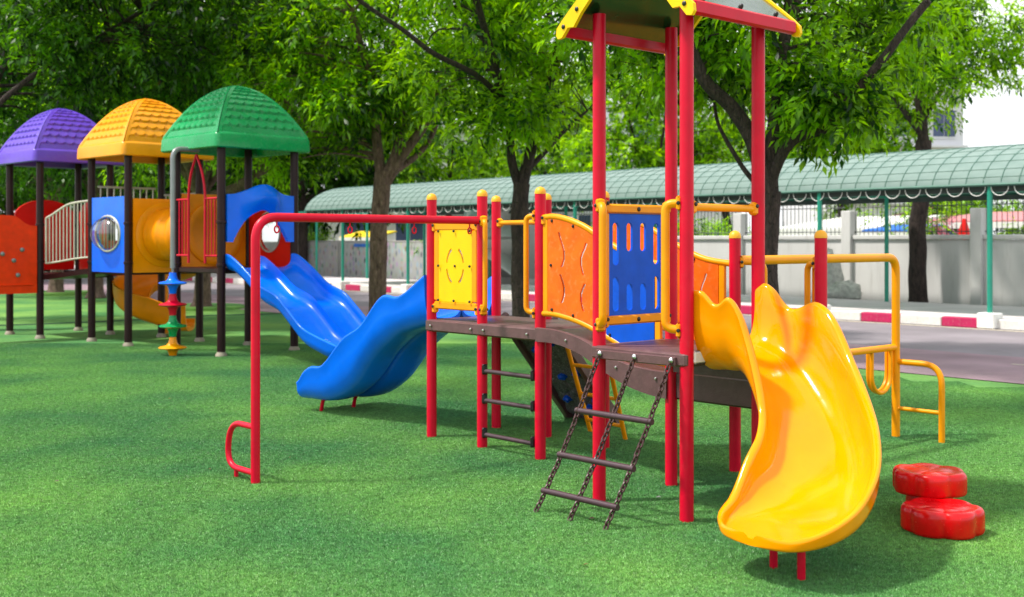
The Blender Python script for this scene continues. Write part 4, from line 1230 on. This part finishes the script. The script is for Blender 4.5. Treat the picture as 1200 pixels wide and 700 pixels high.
# climbing wall on the far side c-e --------------------
cw = thing and None
def ramp(s, q): return P(s, CELL + .05 + .78 * q, .90 * (1 - q) + .0)
rp0 = MB()
nrmv = (VPV * .90 + ZV * .78).normalized()
for s in (.04, .60):
    a, b = ramp(s, 0), ramp(s, 1)
    mb = MB().box((a + b) / 2, (b - a), UPV, nrmv, (b - a).length, .055, .085, .008)
    if s == .04: cwall = mb.build('climbing_ramp', 'brown_coat', PS, label='steep brown framed ramp with rock panel and blue holds')
    else: mb.build('ramp_beam', 'brown_coat', cwall)
# rock textured panel (built relief)
nxp, nyp = 40, 60; vs = []
for i in range(nxp + 1):
    for j in range(nyp + 1):
        s, q = .065 + .51 * i / nxp, j / nyp
        p = ramp(s, q)
        hgt = .018 * noise.noise(Vector((s * 22, q * 20, 0))) + .010 * noise.noise(Vector((s * 60, q * 55, 3)))
        vs.append(p + nrmv * hgt)
MB().add(vs, [(i * (nyp + 1) + j, (i + 1) * (nyp + 1) + j, (i + 1) * (nyp + 1) + j + 1, i * (nyp + 1) + j + 1) for i in range(nxp) for j in range(nyp)]).build('rock_panel', 'wall_rock', cwall)
for s, q in ((.20, .30), (.42, .22), (.30, .55), (.50, .50), (.18, .78), (.40, .84), (.52, .76)):
    for sg in (1, -1):
        mb = MB(); mb.add(*rock_mesh(ramp(s, q) + nrmv * .012 * sg, (.042, .035, .026), s * 50 + sg)); mb.build('hold', 'blue_panel', cwall)
# yellow ladder on the far side e-g
ltop = [P(.70, CELL + .05, .88), P(1.12, CELL + .05, .88)]
lbot = [P(.66, CELL + .42, 0), P(1.08, CELL + .36, 0)]
lad = MB().tube([ltop[0], lbot[0]], .018, 10).build('rear_ladder', 'yellow_paint', PS, label='small yellow ladder behind the bridge')
MB().tube([ltop[1], lbot[1]], .018, 10).build('ladder_side', 'yellow_paint', lad)
for q in (.12, .38, .64, .88):
    MB().tube([ltop[0].lerp(lbot[0], q), ltop[1].lerp(lbot[1], q)], .014, 10).build('rung', 'yellow_paint', lad)

# tower roof -------------------------------------------
EV, RG = 2.715, 3.09
ov = .145
s0, s1, sm = 2.36 - ov, 3.0 + ov, 2.68
ta, tb = -CELL - ov, ov
roof = None
for sgn, sE in ((-1, s0), (1, s1)):
    o1 = [P(sE, ta, EV), P(sE, tb, EV), P(sm, tb, RG), P(sm, ta, RG)]
    sl = (o1[3] - o1[0]).normalized(); nr = sl.cross(VPV); nr = nr if nr.z > 0 else -nr
    ob = MB().prism(o1, nr * .022).build('roof' if roof is None else 'roof_plate', 'roof_green', PS if roof is None else roof, smooth=False,
                                         label='green gable roof with yellow barge boards' if roof is None else None)
    if roof is None: roof = ob
    MB().box(P(sE, (ta + tb) / 2, EV - .005), VPV, UPV, ZV, tb - ta - .02, .045, .075, .010).build('eave_beam', 'red_paint', roof)
    MB().box(P(sm + (sE - sm) * .30, (ta + tb) / 2, EV + (RG - EV) * .70 + .036), VPV, sl, nr, tb - ta - .06, .05, .02, .006).build('batten', 'red_paint', roof)
    for q in (.15, .5, .85):
        tt = ta + (tb - ta) * q
        MB().lathe(P(sE, tt, EV) + sl * .06 + nr * .022, [(.014, 0), (.014, .012), (.008, .022), (.001, .024)], 8, nr).build('bolt', 'black_plastic', roof)
MB().box(P(sm, (ta + tb) / 2, RG + .03), VPV, UPV, ZV, tb - ta, .07, .04, .012).build('ridge_cap', 'red_paint', roof)
for t_, dd in ((ta, -1), (tb, 1)):
    for sgn, sE in ((-1, s0), (1, s1)):
        # yellow barge board with a rounded, upturned tip
        def q(k, w): # k along the slope from the tip, w across it
            base = P(sE + (sm - sE) * k, t_, EV + (RG - EV) * k); return base + ZV * w
        out = [q(-.08, -.005), q(-.05, -.038), q(.02, -.060), q(.12, -.045), q(.22, -.085), q(.34, -.060), q(.55, -.045), q(.9, -.05), q(1.0, -.09), q(1.0, .055), q(.5, .045), q(.15, .042), q(.02, .038), q(-.07, .03)]
        bb = MB().prism(out, VPV * .024 * dd).build('barge_board', 'yellow_panel', roof, smooth=False)
        for k in (.05, .28, .85):
            bolt(bb, q(k, -.01) + VPV * .024 * dd, VPV * dd, .014)

# yellow curved slide ----------------------------------
SL0, SRR, STA, SL = .175, .73, R(94), 1.585
def slide_path(l):
    "position (s,t) and heading angle along the yellow slide"
    if l < SL0: return 3.02 + l, -.32, 0.0
    th = (l - SL0) / SRR
    if th < STA:
        return 3.02 + SL0 + SRR * math.sin(th), -.32 - SRR * (1 - math.cos(th)), th
    e = l - SL0 - SRR * STA
    return 3.02 + SL0 + SRR * math.sin(STA) + e * math.cos(STA), -.32 - SRR * (1 - math.cos(STA)) - e * math.sin(STA), STA
frames = []
ls_ = [1.32 * i / 64 for i in range(65)] + [1.32 + .275 * .9995 * math.sin(math.pi / 2 * k / 22) for k in range(1, 23)]
for l in ls_:
    s, t, th_ = slide_path(l)
    zf = ci(l, [0, .12, .30, .45, .60, .80, 1.00, 1.25, 1.56], [.89, .88, .79, .675, .56, .42, .31, .215, .185])
    w = ci(l, [0, .2, .45, .7, .95, 1.15, 1.34], [.262, .252, .232, .226, .25, .285, .285])
    e_ = max(0, (l - 1.32) / .275); zf += .016 * e_ ** 6
    w = max(.012, w * (1 - e_ ** 2.4) ** .45)
    ro = ci(l, [0, .05, .12, .22, .35, .45, .62, .80, 1.0, 1.15, 1.30, 1.56], [1.21, 1.24, 1.205, 1.105, 1.15, 1.095, .87, .69, .545, .43, .315, .215])
    ri = ci(l, [0, .06, .14, .25, .35, .45, .58, .72, .88, 1.05, 1.25, 1.40, 1.56], [1.215, 1.21, 1.145, 1.185, 1.12, .99, .82, .67, .565, .475, .345, .26, .215])
    mn_ = .014 - .035 * e_ ** 3
    fade = 1 - e_ ** 5
    ro, ri = zf + max((ro - zf) * fade, mn_), zf + max((ri - zf) * fade, mn_)
    left = UPV * math.sin(th_) + VPV * math.cos(th_)
    und = ci(l, [0, .12, .22, .5, 1.46], [.10, .085, .045, .035, .03])
    frames.append((P(s, t, zf), left, w, ro - zf, ri - zf, 0, und))
ysl = chute(frames, 1).build('slide', 'yellow_slide', PS, label='yellow curved slide', angle=60)
for l, o_ in ((1.36, .09), (1.30, -.10)):
    s, t, th_ = slide_path(l)
    left = UPV * math.sin(th_) + VPV * math.cos(th_)
    c = P(s, t) + left * o_
    MB().tube([c, c + ZV * .165], .019, 12).build('leg', 'red_paint', ysl)
MB().box(P(3.03, -.32, .875), UPV, VPV, ZV, .02, .60, .07, .01).build('slide_plate', 'white_paint', ysl)

# blue slide of the red set ----------------------------
bx = [0, .33, .56, .85, 1.10, 1.42, 1.62, 1.80]
rim = [1.22, 1.045, 1.035, .79, .67, .42, .385, .285]
fx = [0, .18, .37, .50, .77, 1.06, 1.40, 1.80]
flo = [.90, .87, .82, .77, .60, .33, .18, .155]
frames = []
for i in range(61):
    l = 1.82 * i / 60
    zf = ci(l, fx, flo); h = ci(l, bx, rim) - zf
    if l > 1.72: h *= 1 - .35 * (l - 1.72) / .10
    frames.append((P(-.03 - l, CELL / 2, zf), -VPV, .335, h, h, h * .45, .055))
bs_ = chute(frames, 2).build('slide', 'blue_slide', PS, label='blue double slide', angle=60)
for dt in (.12, -.22):
    c = P(-1.66, CELL / 2 + dt)
    MB().tube(fillet([c - UPV * .03, c + ZV * .11, c + UPV * .09 + ZV * .15], .06), .017, 10).build('leg', 'red_paint', bs_)

# ------------------------------------------------------------------ flower stools
def stool(c, r, z0, z1, rot, label):
    t = thing('flower_stool', c, label, 'stool', 'red flower shaped stools')
    n = 96; rings = []
    H = z1 - z0
    prof = [(.90, 0), (.97, .05), (1.0, .16), (1.0, .72), (.985, .86), (.94, .955), (.88, 1.0), (.80, .985), (.72, .955), (.55, .95), (.52, .965), (.30, .96), (.12, .95), (.02, .95)]
    for pr, ph in prof:
        ring = []
        for k in range(n):
            a = 2 * math.pi * k / n
            lob = 1 + .14 * abs(math.cos(3 * (a + rot))) ** .75 * min(1, pr * 1.3) - .09
            dz = 0
            if pr < .9 and ph > .9: dz = -.010 * (1 - abs(math.cos(3 * (a + rot))) ** .5) * pr
            ring.append(Vector((c.x + r * pr * lob * math.cos(a), c.y + r * pr * lob * math.sin(a), z0 + H * ph + dz)))
        rings.append(ring)
    MB().loft(rings, True, True).build('seat', 'stool_red', t, angle=50)
    if z0 > .05:
        MB().lathe(Vector((c.x, c.y, 0)), [(r * .66, 0), (r * .66, z0 * .5), (r * .62, z0 + .004)], 32).build('pedestal', 'stool_red', t)
    return t
stool(Vector((2.215, 5.93, 0)), .195, .004, .140, .3, 'lower red flower stool resting flat on the turf in front')
stool(Vector((2.275, 6.28, 0)), .19, .130, .255, .75, 'raised red flower stool on a round pedestal behind the low one')

# ------------------------------------------------------------------ LEFT PLAY TOWERS
G, YF, PF = (-3.76, 14.9), (-5.44, 16.33), (-7.21, 17.6)
SD = 1.13
LS = thing('play_towers', (-5.4, 16.6, 0), 'three dark post play towers with purple, yellow and green domed roofs', 'play set')
ROT = math.atan2(E1[1], E1[0])
e1, e2 = Vector((*E1, 0)), Vector((*E2, 0))
def tower_posts(F, h):
    for a, b in ((0, 0), (SD, 0), (0, SD), (SD, SD)):
        c = LP(F, a, b)
        o = MB().tube([c + ZV * .03, c + ZV * h], .055, 18).build('post', 'post_brown', LS, label='dark brown round post')
        MB().lathe(c, [(.078, 0), (.074, .03), (.060, .045), (.057, .06)], 18).build('foot', 'foot_cream', o)
        for z in (1.16, 1.72):
            MB().lathe(c + ZV * z, [(.056, 0), (.066, .006), (.066, .036), (.056, .042)], 18).build('collar', 'post_brown', o)
tower_posts(G, 2.80); tower_posts(YF, 2.80); tower_posts(PF, 2.80)
def roof_dome(F, m, label, zE, zT, half=.72):
    c = LP(F, SD / 2, SD / 2)
    H = zT - zE
    mb = MB(); n = 110
    def prof(r):  # height over the eave for square radius r in 0..1
        return H * (1 - r ** 2.15 * .84 - .16 * r ** 1.1)
    def bulge(r): return 1.0
    for f in range(4):
        ca, sa_ = math.cos(ROT + f * math.pi / 2), math.sin(ROT + f * math.pi / 2)
        fx_, fy_ = Vector((ca, sa_, 0)), Vector((-sa_, ca, 0))
        vs = []; m_ = 100
        for i in range(m_ + 1):
            r = .0 + 1.0 * i / m_
            for j in range(n + 1):
                q = 2 * j / n - 1
                # scalloped tiles
                tile = 0.0
                sl_ = r
                if .17 < r < .93 and abs(q) < 1 - .085 / max(r, .1):
                    row = (r - .17) / .76 * 8.0
                    ri = math.floor(row); fr_ = row - ri
                    x = q * r * 5.0 + (.5 if ri % 2 else 0)
                    fx2 = x - math.floor(x)
                    edge = .62 + .36 * math.sqrt(max(0, 1 - (2 * fx2 - 1) ** 2))
                    tile = .010 + .019 * (fr_ / edge) if fr_ < edge else .0
                    tile -= .010
                rr = r
                rad = half * rr
                z = prof(rr)
                p = c + fx_ * rad + fy_ * (rad * q) + ZV * (zE + z)
                nrm_ = (fx_ * (.75 * rr + .1) + ZV).normalized()
                ridge = .012 if (abs(q) > 1 - .085 / max(r, .1)) else 0
                vs.append(p + nrm_ * (tile + ridge))
        mb.add(vs, [(i * (n + 1) + j, (i + 1) * (n + 1) + j, (i + 1) * (n + 1) + j + 1, i * (n + 1) + j + 1) for i in range(m_) for j in range(n)])
    o = mb.build('roof', m, LS, label=label, angle=28)
    # eave band, rounded corners
    def sq(hw, z, cr=.07):
        pts = []
        for kx, ky, a0 in ((1, 1, 0), (-1, 1, 90), (-1, -1, 180), (1, -1, 270)):
            for k in range(5):
                a = R(a0 + 22.5 * k)
                x, y = kx * (hw - cr) + cr * math.cos(a), ky * (hw - cr) + cr * math.sin(a)
                pts.append(c + e1 * x + e2 * y + ZV * z)
        return pts
    MB().loft([sq(half - .03, zE + .03), sq(half + .012, zE + .012), sq(half + .03, zE - .02), sq(half + .038, zE - .17), sq(half + .02, zE - .185), sq(half - .02, zE - .17), sq(half - .05, zE - .02), sq(.3, zE + .1)], True, True).build('eave_band', m, o)
roof_dome(G, 'green_plastic', 'green domed roof with scalloped tiles', 2.88, 3.60, .70)
roof_dome(YF, 'gold_plastic', 'yellow domed roof with scalloped tiles', 2.88, 3.60, .70)
roof_dome(PF, 'purple_plastic', 'purple domed roof with scalloped tiles', 2.88, 3.60, .70)
def ldeck(F, z, a0=0, a1=SD, b0=0, b1=SD):
    c = LP(F, (a0 + a1) / 2, (b0 + b1) / 2, z - .035)
    MB().box(c, e1, e2, ZV, a1 - a0 + .02, b1 - b0 + .02, .07, .01).build('deck', 'post_brown', LS)
GD, YD, PD = 1.14, 1.08, .98
ldeck(G, GD); ldeck(YF, YD); ldeck(PF, PD)

def lpanel(P0, P1, z0, z1, m, label, topf=None, hole=None, thick=.05, n=48, out=None, name='wall_panel', bulge=None, parent=None):
    P0, P1 = Vector(P0), Vector(P1); L_ = (P1 - P0).length
    d = (P1 - P0).normalized(); nr = out if out is not None else d.cross(ZV)
    def mp_(a, b):
        top = z1 + (topf(a) if topf else 0)
        return P0 + (P1 - P0) * a + ZV * (z0 + (top - z0) * b) - nr * (thick / 2 - (bulge(a, b) if bulge else 0))
    def mk(a, b):
        if hole is None: return True
        return not hole(a, (mp_(a, b)).z)
    return plate(mp_, n, n, mk, thick, lambda a, b: nr).build(name, m, parent or LS, label=label, angle=50)
def bubble(parent, c, nr, side, rx, rz, depth):
    mb = MB(); rings = []
    for i in range(9):
        a = math.pi / 2 * i / 8
        rings.append([c + side * (rx * math.cos(a) * math.cos(t)) + ZV * (rz * math.cos(a) * math.sin(t)) + nr * (depth * math.sin(a)) for t in [2 * math.pi * k / 24 for k in range(24)]])
    mb.loft(rings, True, False); mb.build('bubble_window', 'clear_dome', parent)
    MB().tube([c + side * (rx * 1.03 * math.cos(t)) + ZV * (rz * 1.03 * math.sin(t)) for t in [2 * math.pi * k / 24 for k in range(24)]], .014, 6, loop=True).build('window_ring', 'cream_rail', parent)

# yellow tower: blue panel with bubble on its F-L face
F0, F1 = LP(YF, 0, .06), LP(YF, 0, SD - .06)
o1 = lpanel(F0, F1, 1.04, 2.13, 'blue_slide', 'blue panel with round bubble window',
            hole=lambda a, z: ((a - .5) * 1.0 / .37) ** 2 + ((z - 1.60) / .25) ** 2 < 1, out=-e1)
bubble(o1, LP(YF, -.03, SD / 2, 1.60), -e1, e2, .37, .25, .20)
# yellow panel with crawl tube on its F-R face
F0, F1 = LP(YF, .06, 0), LP(YF, SD - .06, 0)
circ = lambda a, z: ((a - .5) * 1.01) ** 2 + (z - 1.58) ** 2 < .355 ** 2
o2 = lpanel(F0, F1, 1.04, 2.10, 'gold_plastic', 'yellow panel at the end of the crawl tube', hole=circ, out=-e2)
for z, r_ in ((.0, .44), (.0, .47)):
    pass
MB().lathe(LP(YF, SD / 2, -.02, 1.58), [(.36, 0), (.47, .0), (.47, .02), (.44, .03), (.385, .04)], 40, -e2).build('tube_flange', 'gold_plastic', o2)
# matching panel on green L-Bk face
F0, F1 = LP(G, .06, SD), LP(G, SD - .06, SD)
o3 = lpanel(F0, F1, 1.06, 2.14, 'orange_plastic', 'orange panel with round crawl opening', hole=circ, out=-e2)
MB().lathe(LP(G, SD / 2, SD - .03, 1.60), [(.33, 0), (.44, .0), (.44, .02), (.41, .03), (.355, .035), (.33, .02)], 40, -e2).build('tube_flange', 'orange_plastic', o3)
# crawl tube (hollow, ribbed)
ca_, cb_ = LP(YF, SD / 2, -.02, 1.58), LP(G, SD / 2, SD + .03, 1.60)
axv = (cb_ - ca_); Lt = axv.length; axv.normalize()
x_ = axv.cross(ZV).normalized(); y_ = axv.cross(x_)
rings = []
for i in range(41):
    q = i / 40; r_ = .375 + .010 * (1 if (i % 10) in (0, 1, 9) else 0)
    rings.append([ca_ + axv * Lt * q + (x_ * math.cos(t) + y_ * math.sin(t)) * r_ for t in [2 * math.pi * k / 36 for k in range(36)]])
for i in range(41):
    q = 1 - i / 40; r_ = .355
    rings.append([ca_ + axv * Lt * q + (x_ * math.cos(t) + y_ * math.sin(t)) * r_ for t in [2 * math.pi * k / 36 for k in range(36)]])
MB().loft(rings, True, False, True).build('crawl_tube', 'orange_plastic', LS, label='orange crawl tube between two towers')

# green tower: hood over the double slide on the F-R face
def hood_top(a): return .10 * math.exp(-((a - .5) / .20) ** 2) + .04 * math.exp(-((a - .5) / .33) ** 4)
def hood_open(a, z):
    return z < 1.90 - 2.38 * (a - .5) ** 2
lpanel(LP(G, .05, -.03), LP(G, SD - .05, -.03), 1.48, 2.10, 'blue_slide', 'blue arched hood over the double slide', topf=hood_top,
       hole=lambda a, z: hood_open(a, z), thick=.07, n=80, out=-e2, name='slide_hood', bulge=lambda a, b: .20 * math.exp(-((a - .5) / .24) ** 4) * math.exp(-((b - .78) / .24) ** 2))
# red panel with bubble window on the rear right face
o4 = lpanel(LP(G, SD, .06), LP(G, SD, SD - .06), 1.12, 1.92, 'red_plastic', 'red panel with bubble window',
            topf=lambda a: .12 * math.exp(-((a - .5) / .25) ** 2), hole=lambda a, z: ((a - .5) / .26) ** 2 + ((z - 1.62) / .27) ** 2 < 1, out=-e1)
bubble(o4, LP(G, SD - .03, SD / 2, 1.62), -e1, e2, .26, .27, .15)
# red gate on the F-L face
gt = MB()
mid = SD / 2
def gpnt(b, z, o=-.03): return LP(G, o, b, z)
gate = MB().tube(fillet([gpnt(mid + .20, 1.20), gpnt(mid + .20, 2.15), gpnt(mid + .14, 2.40), gpnt(mid, 2.64)], .12), .017, 10).build('gate_arch', 'red_paint', LS, label='red tube gate arch')
MB().tube(fillet([gpnt(mid - .22, 1.20), gpnt(mid - .22, 2.15), gpnt(mid - .15, 2.40), gpnt(mid, 2.64)], .12), .017, 10).build('gate_side', 'red_paint', gate)
for b in (mid + .28, mid + .36, mid + .44, mid - .30, mid - .38, mid - .46):
    MB().tube([gpnt(b, 1.30), gpnt(b, 2.05)], .011, 8).build('gate_bar', 'red_paint', gate)
for b0, b1 in ((mid + .20, mid + .50), (mid - .22, mid - .52)):
    for z in (1.30, 2.05):
        MB().tube([gpnt(b0, z), gpnt(b1, z)], .014, 8).build('gate_rail', 'red_paint', gate)
# grey pole with coloured spinning discs
gx, gy = gp(202.5, 417)
pole_b = Vector((gx, gy, 0))
sp_ = MB().tube(fillet([LP(G, .0, mid, 2.70), Vector((gx, gy, 2.70)), pole_b + ZV * 1.14], .14), .033, 14).build('spinner_pole', 'galvanised', LS, label='grey pole with four coloured discs')
MB().tube([pole_b, pole_b + ZV * 1.14], .016, 10).build('pole_core', 'galvanised', sp_)
z = 1.09
for m_, lb in (('blue_slide', 'blue disc'), ('red_paint', 'red disc'), ('green_plastic', 'green disc'), ('gold_plastic', 'yellow disc')):
    MB().lathe(pole_b + ZV * (z - .27), [(.025, -.01), (.045, -.01), (.052, .05), (.075, .095), (.165, .112), (.183, .125), (.165, .139), (.085, .155), (.060, .185), (.047, .23), (.045, .262), (.025, .262)], 24).build('disc', m_, sp_, label=lb)
    z -= .28
# double blue slide
frames = []
rx = [0, .13, .42, .80, 1.165, 1.42, 1.69, 2.0, 2.4]
rh = [1.31, 1.29, 1.15, .93, .81, .64, .455, .36, .27]
for i in range(71):
    l = 2.42 * i / 70
    top = ci(l, rx, rh)
    h = .17 if l < 2.2 else .17 - .10 * (l - 2.2) / .22
    c = LP(G, SD / 2, -.02 - l, top - h)
    frames.append((c, e1, .50, h, h, h * .95, .05))
o = chute(frames, 2).build('slide', 'blue_slide', LS, label='blue double wave slide', angle=60)
for dt in (.3, -.3):
    c = LP(G, SD / 2 + dt, -2.1)
    MB().tube([c, c + ZV * .16], .02, 10).build('leg', 'red_paint', o)
# bridge from the purple to the yellow tower with cream railing
A0, B0 = LP(PF, .0, 0.0), LP(YF, 0, SD)
brd = (B0 - A0); bl = brd.length; bd = brd.normalized(); bn_ = Vector((-bd.y, bd.x, 0))
rings = []
for i in range(17):
    q = i / 16; z = .98 + .10 * (3 * q * q - 2 * q ** 3)
    a_ = A0 + brd * q
    rings.append([a_ + ZV * z, a_ + bn_ * .9 + ZV * z, a_ + bn_ * .9 + ZV * (z - .08), a_ + ZV * (z - .08)])
MB().loft(rings, True, True).build('bridge', 'post_brown', LS)
rc = lambda q: .98 + .10 * (3 * q * q - 2 * q ** 3)
for side_ in (.0, .88):
    tp = [A0 + brd * q + bn_ * side_ + ZV * (rc(q) + .84 + .17 * (3 * min(1, q * 1.6) ** 2 - 2 * min(1, q * 1.6) ** 3)) for q in [.12 + .82 * k / 12 for k in range(13)]]
    bt_ = [A0 + brd * q + bn_ * side_ + ZV * (rc(q) + .17) for q in [.12 + .82 * k / 12 for k in range(13)]]
    rl = MB().tube(fillet([bt_[0]] + tp, .02, 3), .017, 8).build('railing', 'cream_rail', LS, label='cream barred railing')
    MB().tube(bt_, .015, 8).build('bottom_rail', 'cream_rail', rl)
    for k in range(1, 13):
        MB().tube([bt_[k], tp[k]], .011, 8).build('railing_bar', 'cream_rail', rl)
# rear railing of the yellow tower
rr_ = MB().tube([LP(YF, 0.1, SD, 2.30), LP(YF, SD - .1, SD, 2.30)], .017, 8).build('railing', 'cream_rail', LS, label='cream barred railing')
MB().tube([LP(YF, 0.1, SD, 1.2), LP(YF, SD - .1, SD, 1.2)], .015, 8).build('bottom_rail', 'cream_rail', rr_)
for k in range(9):
    MB().tube([LP(YF, .14 + .106 * k, SD, 1.2), LP(YF, .14 + .106 * k, SD, 2.30)], .011, 8).build('railing_bar', 'cream_rail', rr_)
rr_ = MB().tube([LP(YF, SD, .1, 2.20), LP(YF, SD, SD - .1, 2.20)], .017, 8).build('railing', 'cream_rail', LS, label='cream barred railing')
for k in range(9):
    MB().tube([LP(YF, SD, .14 + .106 * k, 1.1), LP(YF, SD, .14 + .106 * k, 2.20)], .011, 8).build('railing_bar', 'cream_rail', rr_)
# purple tower red panels, domed
dome = lambda a: .30 * math.sqrt(max(0, 1 - ((a - .5) / .52) ** 2)) - .12
lpanel(LP(PF, .08, SD), LP(PF, SD - .08, SD), 1.02, 1.98, 'red_plastic', 'red panel with rounded top', topf=dome, out=-e2)
lpanel(LP(PF, SD, .08), LP(PF, SD, SD - .08), 1.02, 1.98, 'red_plastic', 'red panel with rounded top', topf=dome, out=-e1)
# red board beside the bridge
lpanel(A0 + bn_ * .95 + brd * .05, A0 + bn_ * .95 + brd * .7, .95, 1.5, 'red_plastic', 'red side board', thick=.04, n=16)
# orange climbing board at the left edge of the picture
Q0, Q1 = LP(PF, -.06, 0), LP(PF, -1.10, 0)
nr_ = -e2 if (-e2).y < 0 else e2
ob = lpanel(Q0, Q1, .70, 1.72, 'orange_red', 'orange red board with bolted holds', topf=lambda a: .16 * (1 / (1 + math.exp(-(a - .22) * 22))), out=nr_, thick=.06)
for a, z in ((.22, 1.36), (.34, 1.20), (.28, .98), (.5, 1.3), (.62, 1.05)):
    c = Q0.lerp(Q1, a) + ZV * z + nr_ * .03
    MB().lathe(c, [(.035, 0), (.032, .02), (.02, .03), (.002, .034)], 12, nr_).build('hold', 'galvanised', ob)
MB().box((Q0 + Q1) / 2 + ZV * .83 + nr_ * .035, (Q1 - Q0), nr_, ZV, .9, .02, .02, .004).build('moulding', 'orange_red', ob)
cpost = LP(PF, -SD, 0)
MB().tube([cpost, cpost + ZV * 1.9], .055, 16).build('post', 'post_brown', LS)

# orange spiral slide behind the yellow tower
sc_ = Vector((-5.60, 18.6, 0))
frames = []
for i in range(71):
    q = i / 70
    if q < .78:
        th_ = R(40 + 230 * q / .78); e_ = 0
    else:
        th_ = R(270); e_ = (q - .78) / .22 * .55
    c = sc_ + Vector((math.cos(th_), math.sin(th_), 0)) * .52 + Vector((e_, 0, 0)) + ZV * (1.02 - .88 * min(1, q / .9))
    left = -Vector((math.cos(th_), math.sin(th_), 0))
    frames.append((c, left, .25, .10, .34, 0, .06))
o = chute(frames, 1).build('spiral_slide', 'orange_plastic', LS, label='orange spiral slide', angle=60)
MB().tube([sc_, sc_ + ZV * 1.3], .05, 12).build('centre_post', 'orange_plastic', o)

# ------------------------------------------------------------------ small litter on the turf
for k, (px, py) in enumerate(((768, 586), (690, 611), (63, 567), (1046, 481), (612, 505))):
    x, y = gp(px, py)
    lf = MB().add([(x, y, .016), (x + .018, y + .010, .021), (x + .036, y, .017), (x + .018, y - .012, .019)], [(0, 1, 2, 3)])
    if k == 0:
        tag(lf.build('paper_scrap', 'litter'), 'tiny white scrap on the turf right of the chain ladder', 'litter')
    else:
        tag(lf.build('fallen_leaf', 'brown_coat'), ['', 'fallen leaf right of the chain ladder foot', 'dry leaf on the open turf at the left', 'fallen leaf beside the yellow side step', 'fallen leaf by the ladder posts'][k], 'leaf')

lm0 = None
for k in range(8):
    px, py = random.uniform(60, 1140), random.uniform(430, 690)
    x, y = gp(px, py)
    if lm0 is None:
        o = MB().add([(0, 0, 0), (.016, .009, .006), (.034, 0, .002), (.016, -.010, .004)], [(0, 1, 2, 3)]).build('fallen_leaf', 'dry_leaf'); lm0 = o.data
    else:
        o = bpy.data.objects.new('fallen_leaf', lm0); COL.objects.link(o)
    o.location = (x, y, .017); o.rotation_euler = (random.uniform(-.3, .3), random.uniform(-.3, .3), random.uniform(0, 6.28)); o.scale = [random.uniform(.6, 1.1)] * 3
    tag(o, 'tiny curled dry leaf lying loose on the open turf', 'leaf', 'tiny dry leaves scattered on the turf')

# ------------------------------------------------------------------ turf pile near the camera (short fibres)
def turf_pile():
    pts = []
    n = .5
    for i in range(-16, 20):
        for j in range(8, 34):
            x, y = i * n * .5 * 2 * .5 * 2, j * n
            x = i * n
            if abs(x) > y * .5 + .5: continue
            # stay on the turf side of the edge
            rx_, ry_ = x - 5.33, y - 11.98
            t = rx_ * SV[0] + ry_ * SV[1]
            if t > -.38: continue
            pts.append((x, y, turf_z(x, y)))
    me = bpy.data.meshes.new('turf_pile'); me.from_pydata(pts, [], [])
    o = bpy.data.objects.new('turf_pile', me); COL.objects.link(o); o['kind'] = 'stuff'
    o['label'] = 'short green fibres of the artificial turf'; o['category'] = 'turf'
    me.materials.append(M['turf_blade'])
    ng = bpy.data.node_groups.new('turf_pile', 'GeometryNodeTree')
    ng.interface.new_socket('Geometry', in_out='INPUT', socket_type='NodeSocketGeometry')
    ng.interface.new_socket('Geometry', in_out='OUTPUT', socket_type='NodeSocketGeometry')
    N, L = ng.nodes, ng.links
    gi, go = N.new('NodeGroupInput'), N.new('NodeGroupOutput')
    grid = N.new('GeometryNodeMeshGrid'); grid.inputs['Size X'].default_value = n; grid.inputs['Size Y'].default_value = n
    grid.inputs['Vertices X'].default_value = 2; grid.inputs['Vertices Y'].default_value = 2
    dist = N.new('GeometryNodeDistributePointsOnFaces'); dist.inputs['Density'].default_value = 44000
    L.new(grid.outputs['Mesh'], dist.inputs['Mesh'])
    cone_ = N.new('GeometryNodeMeshCone'); cone_.inputs['Vertices'].default_value = 3
    cone_.fill_type = 'NONE'
    cone_.inputs['Radius Top'].default_value = .0004; cone_.inputs['Radius Bottom'].default_value = .0013; cone_.inputs['Depth'].default_value = .009
    sm_ = N.new('GeometryNodeSetMaterial'); sm_.inputs['Material'].default_value = M['turf_blade']
    L.new(cone_.outputs['Mesh'], sm_.inputs['Geometry'])
    rv = N.new('FunctionNodeRandomValue'); rv.data_type = 'FLOAT_VECTOR'
    rv.inputs[0].default_value = (-.75, -.75, 0); rv.inputs[1].default_value = (.75, .75, 6.28)
    rs = N.new('FunctionNodeRandomValue'); rs.data_type = 'FLOAT'
    rs.inputs[2].default_value = .6; rs.inputs[3].default_value = 1.25
    i1 = N.new('GeometryNodeInstanceOnPoints')
    L.new(dist.outputs['Points'], i1.inputs['Points']); L.new(sm_.outputs['Geometry'], i1.inputs['Instance'])
    L.new(rv.outputs[0], i1.inputs['Rotation']); L.new(rs.outputs[1], i1.inputs['Scale'])
    rl = N.new('GeometryNodeRealizeInstances'); L.new(i1.outputs['Instances'], rl.inputs['Geometry'])
    i2 = N.new('GeometryNodeInstanceOnPoints')
    L.new(gi.outputs[0], i2.inputs['Points']); L.new(rl.outputs['Geometry'], i2.inputs['Instance'])
    r4 = N.new('FunctionNodeRandomValue'); r4.data_type = 'INT'
    r4.inputs[4].default_value = 0; r4.inputs[5].default_value = 3
    mu = N.new('ShaderNodeMath'); mu.operation = 'MULTIPLY'; mu.inputs[1].default_value = math.pi / 2
    L.new(r4.outputs[2], mu.inputs[0])
    cx = N.new('ShaderNodeCombineXYZ'); L.new(mu.outputs[0], cx.inputs['Z'])
    L.new(cx.outputs[0], i2.inputs['Rotation'])
    L.new(i2.outputs['Instances'], go.inputs[0])
    md = o.modifiers.new('pile', 'NODES'); md.node_group = ng
turf_pile()
